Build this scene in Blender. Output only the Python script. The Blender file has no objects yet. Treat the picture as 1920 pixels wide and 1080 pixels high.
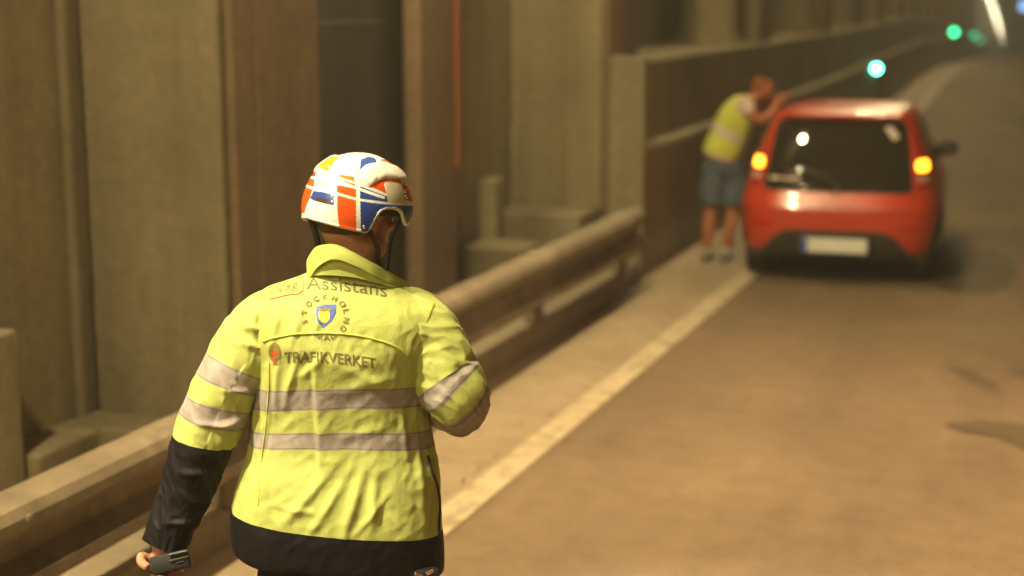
import bpy, bmesh, math, random
import numpy as np
from mathutils import Vector, Matrix, Euler, noise
from mathutils.bvhtree import BVHTree
PI = math.pi
R = math.radians
random.seed(7)
S = bpy.context.scene
COL = S.collection

# ------------------------------------------------------------------ camera, world, lamps, exposure
cam_d = bpy.data.cameras.new('camera')
cam = bpy.data.objects.new('camera', cam_d)
COL.objects.link(cam)
S.camera = cam
cam.location = (0, 0, 2.28)
cam.rotation_euler = (R(90 - 10.548), 0, R(20.109))
cam_d.sensor_width = 36
cam_d.lens = 54.375
cam_d.clip_start = 0.05
cam_d.clip_end = 2000
cam_d.dof.use_dof = True
cam_d.dof.focus_distance = 3.88
cam_d.dof.aperture_fstop = 1.6

world = bpy.data.worlds.new('World')
S.world = world
world.use_nodes = True
bg = world.node_tree.nodes['Background']
bg.inputs[0].default_value = (0.30, 0.26, 0.17, 1)
bg.inputs[1].default_value = 0.05
S.view_settings.view_transform = 'Standard'
S.view_settings.look = 'None'
S.view_settings.exposure = 0.12
S.view_settings.gamma = 1.0
LAMP_COL = (1.0, 0.80, 0.41)
LAMP_X, LAMP_Z = -3.05, 6.8
LAMP_NEAR, LAMP_FAR = 1700.0, 400.0

# added unseen spot that makes the warm bright pool on the near lane
fl = bpy.data.lights.new('added_pool_spot', 'SPOT')
fl.energy = 2500; fl.color = (1.0, 0.67, 0.34); fl.spot_size = R(74); fl.spot_blend = 0.85; fl.shadow_soft_size = 0.12
flo = bpy.data.objects.new('added_pool_spot', fl); COL.objects.link(flo)
flo.location = (1.9, 6.3, 6.7)
flo.rotation_euler = (Vector((0.9, 7.0, 0.0)) - flo.location).to_track_quat('-Z', 'Y').to_euler()

# added unseen key spot throwing hard light on the helmeted person's back
wl_ = bpy.data.lights.new('added_key_spot', 'SPOT')
wl_.energy = 3100; wl_.color = (1.0, 0.90, 0.64); wl_.spot_size = R(19); wl_.spot_blend = 0.35; wl_.shadow_soft_size = 0.04
wlo = bpy.data.objects.new('added_key_spot', wl_); COL.objects.link(wlo)
wlo.location = (-3.6, -0.1, 6.65)
wlo.rotation_euler = (Vector((-1.72, 3.42, 1.42)) - wlo.location).to_track_quat('-Z', 'Y').to_euler()

# ------------------------------------------------------------------ node helpers
def mat_new(name):
    m = bpy.data.materials.new(name)
    m.use_nodes = True
    nt = m.node_tree
    b = nt.nodes['Principled BSDF']
    return m, nt, b

def N(nt, typ, **kw):
    n = nt.nodes.new(typ)
    for k, v in kw.items():
        setattr(n, k, v)
    return n

def ramp(nt, fac, stops):
    r = N(nt, 'ShaderNodeValToRGB')
    el = r.color_ramp.elements
    while len(el) > 1:
        el.remove(el[-1])
    el[0].position = stops[0][0]
    el[0].color = tuple(stops[0][1]) + (1,)
    for p, c in stops[1:]:
        e = el.new(p)
        e.color = tuple(c) + (1,)
    nt.links.new(fac, r.inputs[0])
    return r.outputs[0]

def noise_tex(nt, scale, detail=4, rough=0.55, stretch=None, vec=None):
    t = N(nt, 'ShaderNodeTexNoise')
    t.inputs['Scale'].default_value = scale
    t.inputs['Detail'].default_value = detail
    t.inputs['Roughness'].default_value = rough
    if vec is None:
        tc = N(nt, 'ShaderNodeTexCoord')
        vec = tc.outputs['Object']
    if stretch:
        mp = N(nt, 'ShaderNodeMapping')
        mp.inputs['Scale'].default_value = stretch
        nt.links.new(vec, mp.inputs[0])
        vec = mp.outputs[0]
    nt.links.new(vec, t.inputs['Vector'])
    return t.outputs['Fac']

def mix(nt, fac, a, b, blend='MIX'):
    m = N(nt, 'ShaderNodeMix', data_type='RGBA', blend_type=blend)
    for sock, v in ((m.inputs[0], fac), (m.inputs[6], a), (m.inputs[7], b)):
        if isinstance(v, (int, float)):
            sock.default_value = v
        elif isinstance(v, (tuple, list)):
            sock.default_value = tuple(v) + ((1,) if len(v) == 3 else ())
        else:
            nt.links.new(v, sock)
    return m.outputs[2]

def math_n(nt, op, a, b=None, clamp=False):
    m = N(nt, 'ShaderNodeMath', operation=op, use_clamp=clamp)
    for i, v in enumerate((a, b)):
        if v is None:
            continue
        if isinstance(v, (int, float)):
            m.inputs[i].default_value = v
        else:
            nt.links.new(v, m.inputs[i])
    return m.outputs[0]

def bump(nt, b, h, strength=0.3, dist=0.01):
    n = N(nt, 'ShaderNodeBump')
    n.inputs['Strength'].default_value = strength
    n.inputs['Distance'].default_value = dist
    nt.links.new(h, n.inputs['Height'])
    nt.links.new(n.outputs[0], b.inputs['Normal'])

def simple(name, col, rough=0.5, metal=0.0, spec=0.5, var=0.12, scale=30, coat=0.0, bmp=0.0):
    m, nt, b = mat_new(name)
    f = noise_tex(nt, scale)
    lo = tuple(c * (1 - var) for c in col)
    hi = tuple(min(1, c * (1 + var)) for c in col)
    c = ramp(nt, f, [(0.3, lo), (0.7, hi)])
    nt.links.new(c, b.inputs['Base Color'])
    b.inputs['Roughness'].default_value = rough
    b.inputs['Metallic'].default_value = metal
    b.inputs['Specular IOR Level'].default_value = spec
    b.inputs['Coat Weight'].default_value = coat
    if bmp:
        bump(nt, b, f, bmp, 0.004)
    return m

def emitter(name, col, strength, base=(0.5, 0.5, 0.5)):
    m, nt, b = mat_new(name)
    b.inputs['Base Color'].default_value = tuple(base) + (1,)
    b.inputs['Emission Color'].default_value = tuple(col) + (1,)
    b.inputs['Emission Strength'].default_value = strength
    return m

def concrete(name, a, b_, streak=0.5, rough=0.85):
    m, nt, b = mat_new(name)
    big = noise_tex(nt, 0.9, 5, 0.6)
    fine = noise_tex(nt, 14, 6, 0.65)
    st = noise_tex(nt, 3.0, 4, 0.6, (1.6, 1.6, 0.12))
    c1 = ramp(nt, big, [(0.32, a), (0.68, b_)])
    c2 = ramp(nt, fine, [(0.3, (0.72, 0.72, 0.72)), (0.7, (1.0, 1.0, 1.0))])
    c3 = ramp(nt, st, [(0.36, (1 - streak, 1 - streak * 1.08, 1 - streak * 1.15)), (0.58, (1, 1, 1))])
    c = mix(nt, 1.0, c1, c2, 'MULTIPLY')
    c = mix(nt, 0.8, c, c3, 'MULTIPLY')
    nt.links.new(c, b.inputs['Base Color'])
    b.inputs['Roughness'].default_value = rough
    bump(nt, b, fine, 0.35, 0.006)
    return m

M = {}
M['concrete'] = concrete('concrete', (0.215, 0.176, 0.108), (0.305, 0.250, 0.156), 0.2)
M['barrier_tone'] = concrete('barrier_concrete', (0.215, 0.180, 0.112), (0.31, 0.258, 0.160), 0.2)  # concrete tone for barrier, pedestal wall and end post
M['concrete_mid'] = concrete('concrete_mid', (0.25, 0.206, 0.125), (0.345, 0.284, 0.172), 0.25)
M['concrete_light'] = concrete('concrete_light', (0.29, 0.240, 0.150), (0.41, 0.34, 0.212), 0.25)
M['concrete_red'] = concrete('concrete_red', (0.185, 0.125, 0.075), (0.245, 0.165, 0.10), 0.08)
M['concrete_shade'] = concrete('concrete_shade', (0.050, 0.038, 0.022), (0.078, 0.058, 0.034), 0.3)  # near-black tone, shade of the wall opening put into the colour
M['rail'] = concrete('rail_steel', (0.22, 0.165, 0.115), (0.35, 0.275, 0.19), 0.35, 0.7)
M['post'] = simple('post_steel', (0.20, 0.16, 0.11), 0.6, 0.2)
M['ceiling'] = concrete('ceiling', (0.16, 0.13, 0.08), (0.26, 0.21, 0.13))

def asphalt():
    m, nt, b = mat_new('asphalt')
    big = noise_tex(nt, 0.55, 5, 0.6)
    tracks = noise_tex(nt, 1.4, 4, 0.6, (1.0, 0.16, 1.0))
    fine = noise_tex(nt, 90, 4, 0.7)
    mid = noise_tex(nt, 6.5, 6, 0.65)
    c1 = ramp(nt, big, [(0.3, (0.170, 0.119, 0.074)), (0.7, (0.240, 0.170, 0.108))])
    c2 = ramp(nt, tracks, [(0.35, (0.78, 0.76, 0.74)), (0.65, (1.08, 1.06, 1.04))])
    c3 = ramp(nt, fine, [(0.35, (0.62, 0.62, 0.62)), (0.62, (1.15, 1.15, 1.15))])
    c4 = ramp(nt, mid, [(0.35, (0.86, 0.84, 0.82)), (0.62, (1.05, 1.05, 1.05))])
    c = mix(nt, 1.0, c1, c2, 'MULTIPLY')
    c = mix(nt, 1.0, c, c3, 'MULTIPLY')
    c = mix(nt, 1.0, c, c4, 'MULTIPLY')
    nt.links.new(c, b.inputs['Base Color'])
    b.inputs['Roughness'].default_value = 0.72
    b.inputs['Specular IOR Level'].default_value = 0.35
    bump(nt, b, fine, 0.5, 0.006)
    return m
M['asphalt'] = asphalt()

def worn(name, a, b_, wear, thr=0.52):
    m, nt, b = mat_new(name)
    f = noise_tex(nt, 7, 8, 0.75)
    g = noise_tex(nt, 1.3, 4, 0.6)
    c = ramp(nt, g, [(0.3, a), (0.7, b_)])
    w = ramp(nt, f, [(thr, (0, 0, 0)), (thr + 0.16, (1, 1, 1))])
    c = mix(nt, w, c, wear)
    nt.links.new(c, b.inputs['Base Color'])
    b.inputs['Roughness'].default_value = 0.7
    bump(nt, b, f, 0.3, 0.004)
    return m
M['line'] = worn('line_paint', (0.42, 0.335, 0.215), (0.54, 0.44, 0.29), (0.28, 0.21, 0.135), 0.47)
M['shoulder'] = worn('shoulder_asphalt', (0.265, 0.195, 0.125), (0.35, 0.265, 0.175), (0.23, 0.165, 0.105), 0.5)
M['kerb'] = concrete('kerb_concrete', (0.22, 0.175, 0.12), (0.34, 0.27, 0.185), 0.2)
M['floor'] = concrete('walkway_floor', (0.22, 0.17, 0.11), (0.34, 0.27, 0.175), 0.2)

# ------------------------------------------------------------------ mesh helpers
class MB:
    def __init__(s):
        s.v = []; s.f = []; s.m = []; s.uv = None
    def add(s, vs, fs, mi=0):
        o = len(s.v)
        s.v += [tuple(v) for v in vs]
        s.f += [tuple(i + o for i in f) for f in fs]
        s.m += [mi] * len(fs)
    def box(s, c, d, rz=0, mi=0, bev=0.0, rx=0, ry=0):
        bm = bmesh.new()
        bmesh.ops.create_cube(bm, size=1)
        for v in bm.verts:
            v.co = Vector((v.co.x * d[0], v.co.y * d[1], v.co.z * d[2]))
        if bev:
            bmesh.ops.bevel(bm, geom=list(bm.edges), offset=bev, segments=2, affect='EDGES', profile=0.5)
        mt = Matrix.Translation(c) @ Euler((rx, ry, rz)).to_matrix().to_4x4()
        bm.verts.ensure_lookup_table()
        s.add([mt @ v.co for v in bm.verts], [[v.index for v in f.verts] for f in bm.faces], mi)
        bm.free()
    def loft(s, rings, caps=True, mi=0, closed=True):
        n = len(rings[0]); o = []
        vs = [p for r in rings for p in r]
        fs = []
        for i in range(len(rings) - 1):
            for j in range(n if closed else n - 1):
                k = (j + 1) % n
                fs.append((i * n + j, i * n + k, (i + 1) * n + k, (i + 1) * n + j))
        if caps and closed:
            fs.append(tuple(range(n - 1, -1, -1)))
            fs.append(tuple((len(rings) - 1) * n + j for j in range(n)))
        s.add(vs, fs, mi)
    def tube(s, pts, rad, seg=12, mi=0, caps=True, flat=1.0):
        pts = [Vector(p) for p in pts]
        if isinstance(rad, (int, float)):
            rad = [rad] * len(pts)
        rings = []
        up = Vector((0, 0, 1))
        t0 = (pts[1] - pts[0]).normalized()
        if abs(t0.dot(up)) > 0.95:
            up = Vector((0, 1, 0))
        a = t0.cross(up).normalized()
        for i, p in enumerate(pts):
            t = (pts[min(i + 1, len(pts) - 1)] - pts[max(i - 1, 0)]).normalized()
            a = (a - t * a.dot(t)).normalized()
            b = t.cross(a)
            rings.append([p + a * (math.cos(q) * rad[i]) + b * (math.sin(q) * rad[i] * flat)
                          for q in [2 * PI * k / seg for k in range(seg)]])
        s.loft(rings, caps, mi)
    def ball(s, c, r, mi=0, seg=16, rot=None):
        if isinstance(r, (int, float)):
            r = (r, r, r)
        vs = []; fs = []
        h = seg // 2
        for i in range(1, h):
            th = PI * i / h
            for j in range(seg):
                ph = 2 * PI * j / seg
                vs.append(Vector((r[0] * math.sin(th) * math.cos(ph), r[1] * math.sin(th) * math.sin(ph), r[2] * math.cos(th))))
        for i in range(h - 2):
            for j in range(seg):
                k = (j + 1) % seg
                fs.append((i * seg + j, (i + 1) * seg + j, (i + 1) * seg + k, i * seg + k))
        vs.append(Vector((0, 0, r[2]))); vs.append(Vector((0, 0, -r[2])))
        t = len(vs) - 2
        for j in range(seg):
            k = (j + 1) % seg
            fs.append((t, j, k)); fs.append((t + 1, (h - 2) * seg + k, (h - 2) * seg + j))
        if rot is not None:
            vs = [rot @ v for v in vs]
        s.add([v + Vector(c) for v in vs], fs, mi)
    def build(s, name, mats, parent=None, smooth=False, loc=None, rz=0):
        me = bpy.data.meshes.new(name)
        me.from_pydata(s.v, [], s.f)
        if not isinstance(mats, (list, tuple)):
            mats = [mats]
        for m in mats:
            me.materials.append(m)
        me.polygons.foreach_set('material_index', s.m)
        if smooth:
            me.polygons.foreach_set('use_smooth', [True] * len(me.polygons))
        me.update()
        o = bpy.data.objects.new(name, me)
        COL.objects.link(o)
        if parent is not None:
            o.parent = parent
        if loc is not None:
            o.location = loc
        o.rotation_euler.z = rz
        return o

def smooth_angle(o, ang=40):
    bm = bmesh.new(); bm.from_mesh(o.data)
    bmesh.ops.recalc_face_normals(bm, faces=bm.faces)
    for f in bm.faces: f.smooth = True
    for e in bm.edges:
        if len(e.link_faces) == 2 and e.calc_face_angle(0) > R(ang): e.smooth = False
    bm.to_mesh(o.data); bm.free()
    return o

def tag(o, label=None, cat=None, group=None, kind=None):
    if label: o['label'] = label
    if cat: o['category'] = cat
    if group: o['group'] = group
    if kind: o['kind'] = kind
    return o

def empty(name, loc=(0, 0, 0), rz=0, label=None, cat=None, group=None):
    o = bpy.data.objects.new(name, None)
    o.empty_display_size = 0.1
    COL.objects.link(o)
    o.location = loc
    o.rotation_euler.z = rz
    return tag(o, label, cat, group)

def copy_tree(o, parent=None):
    c = o.copy(); COL.objects.link(c)
    if parent is not None: c.parent = parent
    for ch in [x for x in bpy.data.objects if x.parent == o]:
        copy_tree(ch, c)
    return c

# the road bends gently left and dips after the first eleven metres
def cx(Y):
    t = max(0.0, Y - 11)
    return -(0.00139 * t * t if t < 16 else 0.3558 + 0.0445 * (t - 16))
def cz(Y):
    t = max(0.0, Y - 40)
    return -(0.000517 * t * t if t < 30 else 0.465 + 0.031 * (t - 30))
def head(Y):
    t = min(16.0, max(0.0, Y - 11))
    return math.atan(0.0445 * t / 16)
def W(X, Y, z):
    return Vector((X + cx(Y), Y, z + cz(Y)))

def ysteps(y0, y1):
    ys = [y0]; y = y0
    while y < y1:
        y += 0.5 if y < 30 else (2 if y < 80 else (20 if y < 400 else 100))
        ys.append(min(y, y1))
    return ys

def sweep(mb, prof, y0, y1, closed=True, mi=0):
    mb.loft([[W(x, y, z) for x, z in prof] for y in ysteps(y0, y1)], caps=closed, mi=mi, closed=closed)

YEND = 1700
# ------------------------------------------------------------------ setting
m = MB(); sweep(m, [(5.2, 0), (-9, 0)], -14, YEND, closed=False)
o = m.build('road', M['asphalt']); tag(o, 'brown lit tarmac carriageway of the road tunnel', kind='structure')
m = MB(); sweep(m, [(-2.60, 0.004), (-3.30, 0.004)], -14, YEND, closed=False)
o = m.build('shoulder', M['shoulder']); tag(o, 'pale tarmac strip beside the kerb', kind='structure')
m = MB()
sweep(m, [(-2.46, 0.008), (-2.62, 0.008)], 5.86, YEND, closed=False)
o = m.build('edge_line', M['line']); tag(o, 'worn cream painted edge line on the tarmac', kind='structure')
m = MB()
y = 5.9
while y < 11.6:                       # raised ribs beside the line
    m.loft([[W(x, y + dy, 0.0045 + h) for dy, h in ((0, 0), (0.02, 0.012), (0.06, 0.012), (0.09, 0))] for x in (-2.67, -3.00)], caps=False, closed=False)
    y += 0.22
o = m.build('rumble_strip', M['shoulder']); tag(o, 'raised ribs beside the edge line', kind='structure')
m = MB(); sweep(m, [(-3.28, -0.05), (-3.28, 0.15), (-3.31, 0.18), (-3.62, 0.18), (-3.64, -0.05)], -14, 12.0)
o = m.build('kerb', M['kerb']); tag(o, 'low concrete kerb under the guard rail', kind='structure')
m = MB(); sweep(m, [(-3.64, 0.02), (-7.2, 0.02)], -14, 20, closed=False)
o = m.build('walkway', M['floor']); tag(o, 'pale concrete walkway behind the kerb', kind='structure')

# flat dark patches laid on the tarmac
M['dark_patch'] = worn('dark_patch', (0.075, 0.050, 0.028), (0.10, 0.068, 0.040), (0.13, 0.09, 0.055), 0.56)
def dark_patch(pts, label):
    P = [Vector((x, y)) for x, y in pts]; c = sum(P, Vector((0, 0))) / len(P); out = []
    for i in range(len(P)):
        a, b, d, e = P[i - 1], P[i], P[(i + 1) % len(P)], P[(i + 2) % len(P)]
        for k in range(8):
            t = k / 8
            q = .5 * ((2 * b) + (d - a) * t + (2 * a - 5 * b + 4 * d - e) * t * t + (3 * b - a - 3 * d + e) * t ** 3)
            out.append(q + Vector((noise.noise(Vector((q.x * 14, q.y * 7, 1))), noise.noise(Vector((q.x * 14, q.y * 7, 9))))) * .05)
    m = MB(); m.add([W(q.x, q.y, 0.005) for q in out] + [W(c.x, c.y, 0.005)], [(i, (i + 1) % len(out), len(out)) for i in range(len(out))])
    tag(m.build('road_patch', M['dark_patch']), label, kind='structure')
dark_patch([(-.58, 8.45), (-.40, 8.62), (-.15, 8.60), (.15, 8.35), (.2, 7.9), (-.05, 7.95), (-.25, 8.28), (-.42, 8.34)], 'dark streak at the right edge of the lane')
dark_patch([(-.68, 9.80), (-.58, 9.86), (-.42, 9.62), (-.36, 9.42), (-.46, 9.44), (-.58, 9.66)], 'small dark crack shaped patch in the lane')
dark_patch([(-.34, 9.95), (-.2, 9.95), (-.12, 9.80), (-.25, 9.78)], 'small dark spot in the lane')
dark_patch([(-.98, 12.7), (-1.05, 13.8), (-.95, 14.7), (-.62, 14.8), (-.42, 13.8), (-.46, 12.9), (-.70, 12.5)], 'round dark patch beside the red car')

# ceiling and walls
m = MB(); sweep(m, [(-8, 7.1), (-8, 7.4), (6, 7.4), (6, 7.1)], -14, YEND)
o = m.build('ceiling', M['ceiling']); tag(o, 'tunnel ceiling slab', kind='structure')
m = MB(); sweep(m, [(5.0, -0.1), (5.0, 0.9), (5.3, 1.0), (5.3, 7.1), (5.6, 7.1), (5.6, -0.1)], -14, YEND)
o = m.build('tunnel_wall', M['ceiling']); tag(o, 'plain dark concrete wall on the right side of the tunnel', 'wall')
m = MB(); sweep(m, [(-4.5, -0.1), (-4.5, 7.1), (-4.8, 7.1), (-4.8, -0.1)], -14, YEND)
o = m.build('tunnel_wall', M['concrete_light']); tag(o, 'stained concrete back wall behind the piers and guard rail', 'wall')

FIN = 6.06
# nearest bay: cross wall facing the camera, brown pier end
def pier(Y, label, face='concrete', tip='concrete_red', z0=0.02, thick=0.95, xf=-3.7):
    root = empty('concrete_pier', W(xf, Y, z0), head(Y), label, 'pier', 'concrete piers along the left tunnel wall')
    h = 7.1 - z0
    p = MB(); p.box((-0.42, thick / 2, h / 2), (0.82, thick, h), bev=0.02)
    p.build('pier_body', M[face], root)
    p = MB()
    p.box((0.012, thick / 2, h / 2), (0.05, thick - 0.10, h), bev=0.01)
    p.box((0.040, thick * 0.42, h / 2), (0.012, 0.30, h), bev=0.004)
    p.build('cladding', M[tip], root)
    return root
pier(6.24, 'wide stained concrete pier left of the helmeted worker')
pier(12.3, 'concrete pier rising behind the far end of the guard rail', 'concrete_mid')
pier(0.18, 'concrete pier beside the camera on the left')

# reddish service post with a red pipe in the opening
t = empty('service_column', (-3.72, 8.72, 0.02), 0, 'brown steel column right of the dark wall opening', 'column')
p = MB(); p.box((-0.06, 0.0, 3.5), (0.12, 0.30, 7.0), bev=0.02); p.box((-0.10, 0.33, 3.5), (0.10, 0.40, 7.0), bev=0.01)
p.build('column', M['concrete_red'], t)
p = MB(); p.tube([(-0.03, 0.50, 1.2), (-0.03, 0.50, 7.0)], 0.014)
M['red_pipe'] = simple('red_pipe', (0.26, 0.065, 0.030), 0.6)
p.build('pipe', M['red_pipe'], t)

# near-black panel that paints in the deep shade of the opening
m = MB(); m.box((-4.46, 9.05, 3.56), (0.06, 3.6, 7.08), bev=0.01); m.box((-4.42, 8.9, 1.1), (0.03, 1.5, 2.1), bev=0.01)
o = m.build('shade_backing', M['concrete_shade']); tag(o, 'tall dark panel painting in the shade of the opening behind the worker', 'shade_panel')
# plinths in the bays
def plinth(c, d, label, mt='concrete', rz=0):
    p = MB(); p.box((0, 0, d[2] / 2), d, bev=0.015)
    o = p.build('plinth', M[mt], None, loc=c, rz=rz)
    return tag(o, label, 'plinth', 'concrete plinths at the foot of the bays')
plinth((-4.08, 6.08, 0.02), (0.74, 0.30, 0.28), 'low concrete ledge at the foot of the wide pier on the left', 'concrete')
plinth((-4.39, 4.45, 0.02), (0.20, 2.0, 0.85), 'pale waist high concrete block at the left edge behind the rail', 'concrete_light')
plinth((-4.20, 11.25, 0.02), (0.50, 0.5, 0.38), 'dark low plinth left of the pier where the guard rail ends', 'concrete')
plinth((-4.08, 12.0, 0.02), (0.74, 0.56, 0.56), 'taller low plinth against the pier where the guard rail ends', 'concrete')
plinth((-4.42, 11.6, 0.02), (0.15, 0.24, 0.85), 'pale upright concrete block between brown column and far pier', 'concrete_light')
plinth((-4.37, 5.78, 0.02), (0.25, 0.60, 0.27), 'small pale concrete kerb stone below the ledge of the wide pier', 'concrete_light')
p = MB(); p.tube([(-4.46, 12.24, 0.3), (-4.46, 12.24, 1.25)], 0.035)
tag(p.build('conduit', M['concrete_light']), 'pale vertical conduit on the pier beyond the brown column', 'conduit')
p = MB(); p.box((-4.47, 6.16, 3.5), (0.06, 0.12, 7.0), bev=0.02)
tag(p.build('conduit', M['concrete']), 'square conduit in the corner left of the wide pier', 'conduit')

p = MB(); p.box((-3.49, 12.31, 0.92), (0.30, 0.10, 1.82), bev=0.015)
tag(p.build('end_post', M['barrier_tone']), 'plain end post where the pedestal wall begins behind the guard rail', 'post')
# far run: barrier, pedestal, piers on the pedestal and round columns
m = MB()
sweep(m, [(-3.34, -0.05), (-3.34, 0.12), (-3.35, 0.30), (-3.355, 1.05), (-3.37, 1.08), (-3.47, 1.09), (-3.47, -0.05)], 12.36, YEND)
tag(m.build('concrete_barrier', M['barrier_tone']), 'long low concrete barrier running on beside the red car', 'barrier')
m = MB()
sweep(m, [(-3.475, -0.05), (-3.475, 1.76), (-3.50, 1.79), (-4.49, 1.80), (-4.49, -0.05)], 13.3, YEND)
sweep(m, [(-3.475, -0.05), (-3.475, 1.76), (-3.50, 1.79), (-3.64, 1.80), (-3.64, -0.05)], 12.36, 13.3)
tag(m.build('pedestal_wall', M['barrier_tone']), 'tall pedestal wall carrying the round columns behind the barrier', 'wall')
for k in range(1, 22):
    Y = 12.3 + FIN * k
    nm = ('first', 'second', 'third', 'fourth', 'fifth', 'sixth')[k - 1] if k <= 6 else None
    lb = f'{nm} pier on the pedestal wall counting from the guard rail end' if nm else 'distant pier on the pedestal wall, one of a long row'
    rt = pier(Y, lb, 'concrete_light' if k < 3 else 'concrete', 'concrete_red', 1.79, 0.8, -3.56)
    cr = empty('round_column', W(-3.95, Y - 0.95, 1.79), 0,
               (f'{nm} round concrete column on the pedestal wall counting from the guard rail end' if nm else 'distant round column on the pedestal wall, one of a long row'),
               'column', 'round columns on the pedestal wall')
    p = MB(); p.tube([(0, 0, 0.10), (0, 0, 5.35)], 0.33, 24); smooth_angle(p.build('shaft', M['concrete_light'], cr))
    p = MB(); p.tube([(0, 0, 0), (0, 0, 0.10)], 0.40, 24); smooth_angle(p.build('base', M['concrete_light'], cr))

# guard rail: W beam on posts
g = empty('guard_rail', (-3.3, 4, 0.18), 0, 'brown steel guard rail running from the left corner to the wall end', 'guard rail')
pr = [(0.02, 0.492), (0.03, 0.495), (0.105, 0.486), (0.130, 0.474), (0.150, 0.440), (0.152, 0.405), (0.085, 0.350), (0.080, 0.338), (0.080, 0.300), (0.085, 0.288),
      (0.150, 0.232), (0.152, 0.200), (0.132, 0.172), (0.070, 0.160), (0.055, 0.160)]
pr = [(x, z * 1.0) for x, z in pr]
prof = pr + [(x - 0.012, z + (0.0)) for x, z in reversed(pr)]
p = MB()
p.loft([[Vector((x, yy, z)) for x, z in prof] for yy in np.arange(-17, 7.71, 0.65)])
b = p.build('beam', M['rail'], g); smooth_angle(b, 24)
for j, yy in enumerate(np.arange(-14.5, 7.7, 2.0)):
    p = MB(); p.box((-0.02, yy, 0.24), (0.10, 0.12, 0.48), bev=0.008); p.box((0.033, yy, 0.32), (0.05, 0.10, 0.22), bev=0.005)
    p.build('post', M['post'], g)
for yy in np.arange(-15, 7.7, 1.0):
    p = MB(); p.ball((0.152, yy, 0.43), (0.012, 0.018, 0.018), seg=8)
    p.build('bolt', M['post'], g)

# ------------------------------------------------------------------ ceiling lamps (lit)
M['lamp_near'] = emitter('lamp_near', LAMP_COL, LAMP_NEAR)
M['lamp_far'] = emitter('lamp_far', LAMP_COL, LAMP_FAR)
M['lamp_case'] = simple('lamp_case', (0.35, 0.34, 0.30), 0.5, 0.4)
def lamp(Y, X=LAMP_X, em='lamp_far', label='', w=0.16, l=0.55, group='lit lamps along the tunnel ceiling'):
    r = empty('ceiling_lamp', W(X, Y, LAMP_Z), head(Y), label, 'lamp', group)
    p = MB(); p.box((0, 0, 0.06), (w + 0.10, l + 0.10, 0.10), bev=0.015); p.tube([(0, 0, 0.10), (0, 0, 0.31)], 0.015)
    p.build('housing', M['lamp_case'], r)
    p = MB(); p.box((0, 0, 0.0), (w, l, 0.014))
    p.build('diffuser', M[em], r)
    return r
M['lamp_glow'] = emitter('lamp_glow', (1.0, 0.88, 0.55), 230.0)
for k in range(-2, 120):
    Y = 1.2 + FIN * k if k < 95 else 576.9 + 40 * (k - 95)
    lamp(Y, em='lamp_near' if k <= 1 else ('lamp_far' if k < 15 else 'lamp_glow'),
         label=('lit ceiling lamp over the guard rail outside the top of the view' if k < 15 else 'lit ceiling lamp in the long glowing row far down the tunnel'))

# green marker lamps on the barrier
M['green_lamp'] = emitter('green_lamp', (0.03, 1.0, 0.50), 60)
M['green_far'] = emitter('green_far', (0.01, 1.0, 0.36), 7)
M['green_dim'] = emitter('green_dim', (0.02, 1.0, 0.45), 1.6)
M['white_green'] = emitter('white_green', (0.10, 1.0, 0.60), 30)
M['black'] = simple('black_plastic', (0.012, 0.011, 0.009), 0.6, spec=0.25)
M['blue_sign'] = emitter('blue_sign', (0.25, 0.55, 1.0), 2.0)
M['red_lamp'] = emitter('red_lamp', (1.0, 0.06, 0.02), 12)
def find(px, X):       # distance along the curved tunnel
    return px
def green(Y, X, z, em, r, label):
    e = empty('marker_lamp', W(X, Y, z), head(Y), label, 'lamp', 'green marker lamps along the left wall')
    p = MB(); p.tube([(0, -0.03, 0), (0, 0.10, 0)], r + 0.02, 20); p.tube([(0, 0.07, 0), (0, 0.07, -z + 0.05)], 0.02)
    p.build('housing', M['black'], e)
    p = MB(); p.tube([(0, -0.05, 0), (0, -0.031, 0)], r, 20); p.build('lens', M[em], e)
    return e
green(31.4, -3.28, 0.95, 'white_green', 0.075, 'bright green marker lamp above the roof of the red car')
green(77.5, -3.30, 1.47, 'green_far', 0.15, 'green marker lamp far down the tunnel, brighter of the far ones')
green(123.0, -3.30, 1.80, 'green_dim', 0.20, 'dim green marker lamp beside the glowing lamp row')
green(154.0, -3.30, 1.64, 'green_dim', 0.20, 'faintest green marker lamp, the farthest down the tunnel')

fx = empty('added_spot_fixture', (1.9, 6.3, 6.78), 0, 'fixture added with the unseen warm spot above the near lane', 'lamp')  # housings added for the two unseen spots
p = MB(); p.tube([(0, 0, 0.0), (0, 0, 0.12)], 0.16, 20); p.tube([(0, 0, 0.1), (0, 0, 0.33)], 0.02)
p.build('housing', M['lamp_case'], fx)  # housing added for the unseen pool spot
fx = empty('added_spot_fixture', (-3.6, -0.1, 6.76), 0, 'fixture added with the unseen key spot over the guard rail', 'lamp')
p = MB(); p.tube([(0, 0, 0.0), (0, 0, 0.14)], 0.10, 20); p.tube([(0, 0, 0.1), (0, 0, 0.35)], 0.02)
p.build('housing', M['lamp_case'], fx)  # housing added for the unseen key spot
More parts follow.
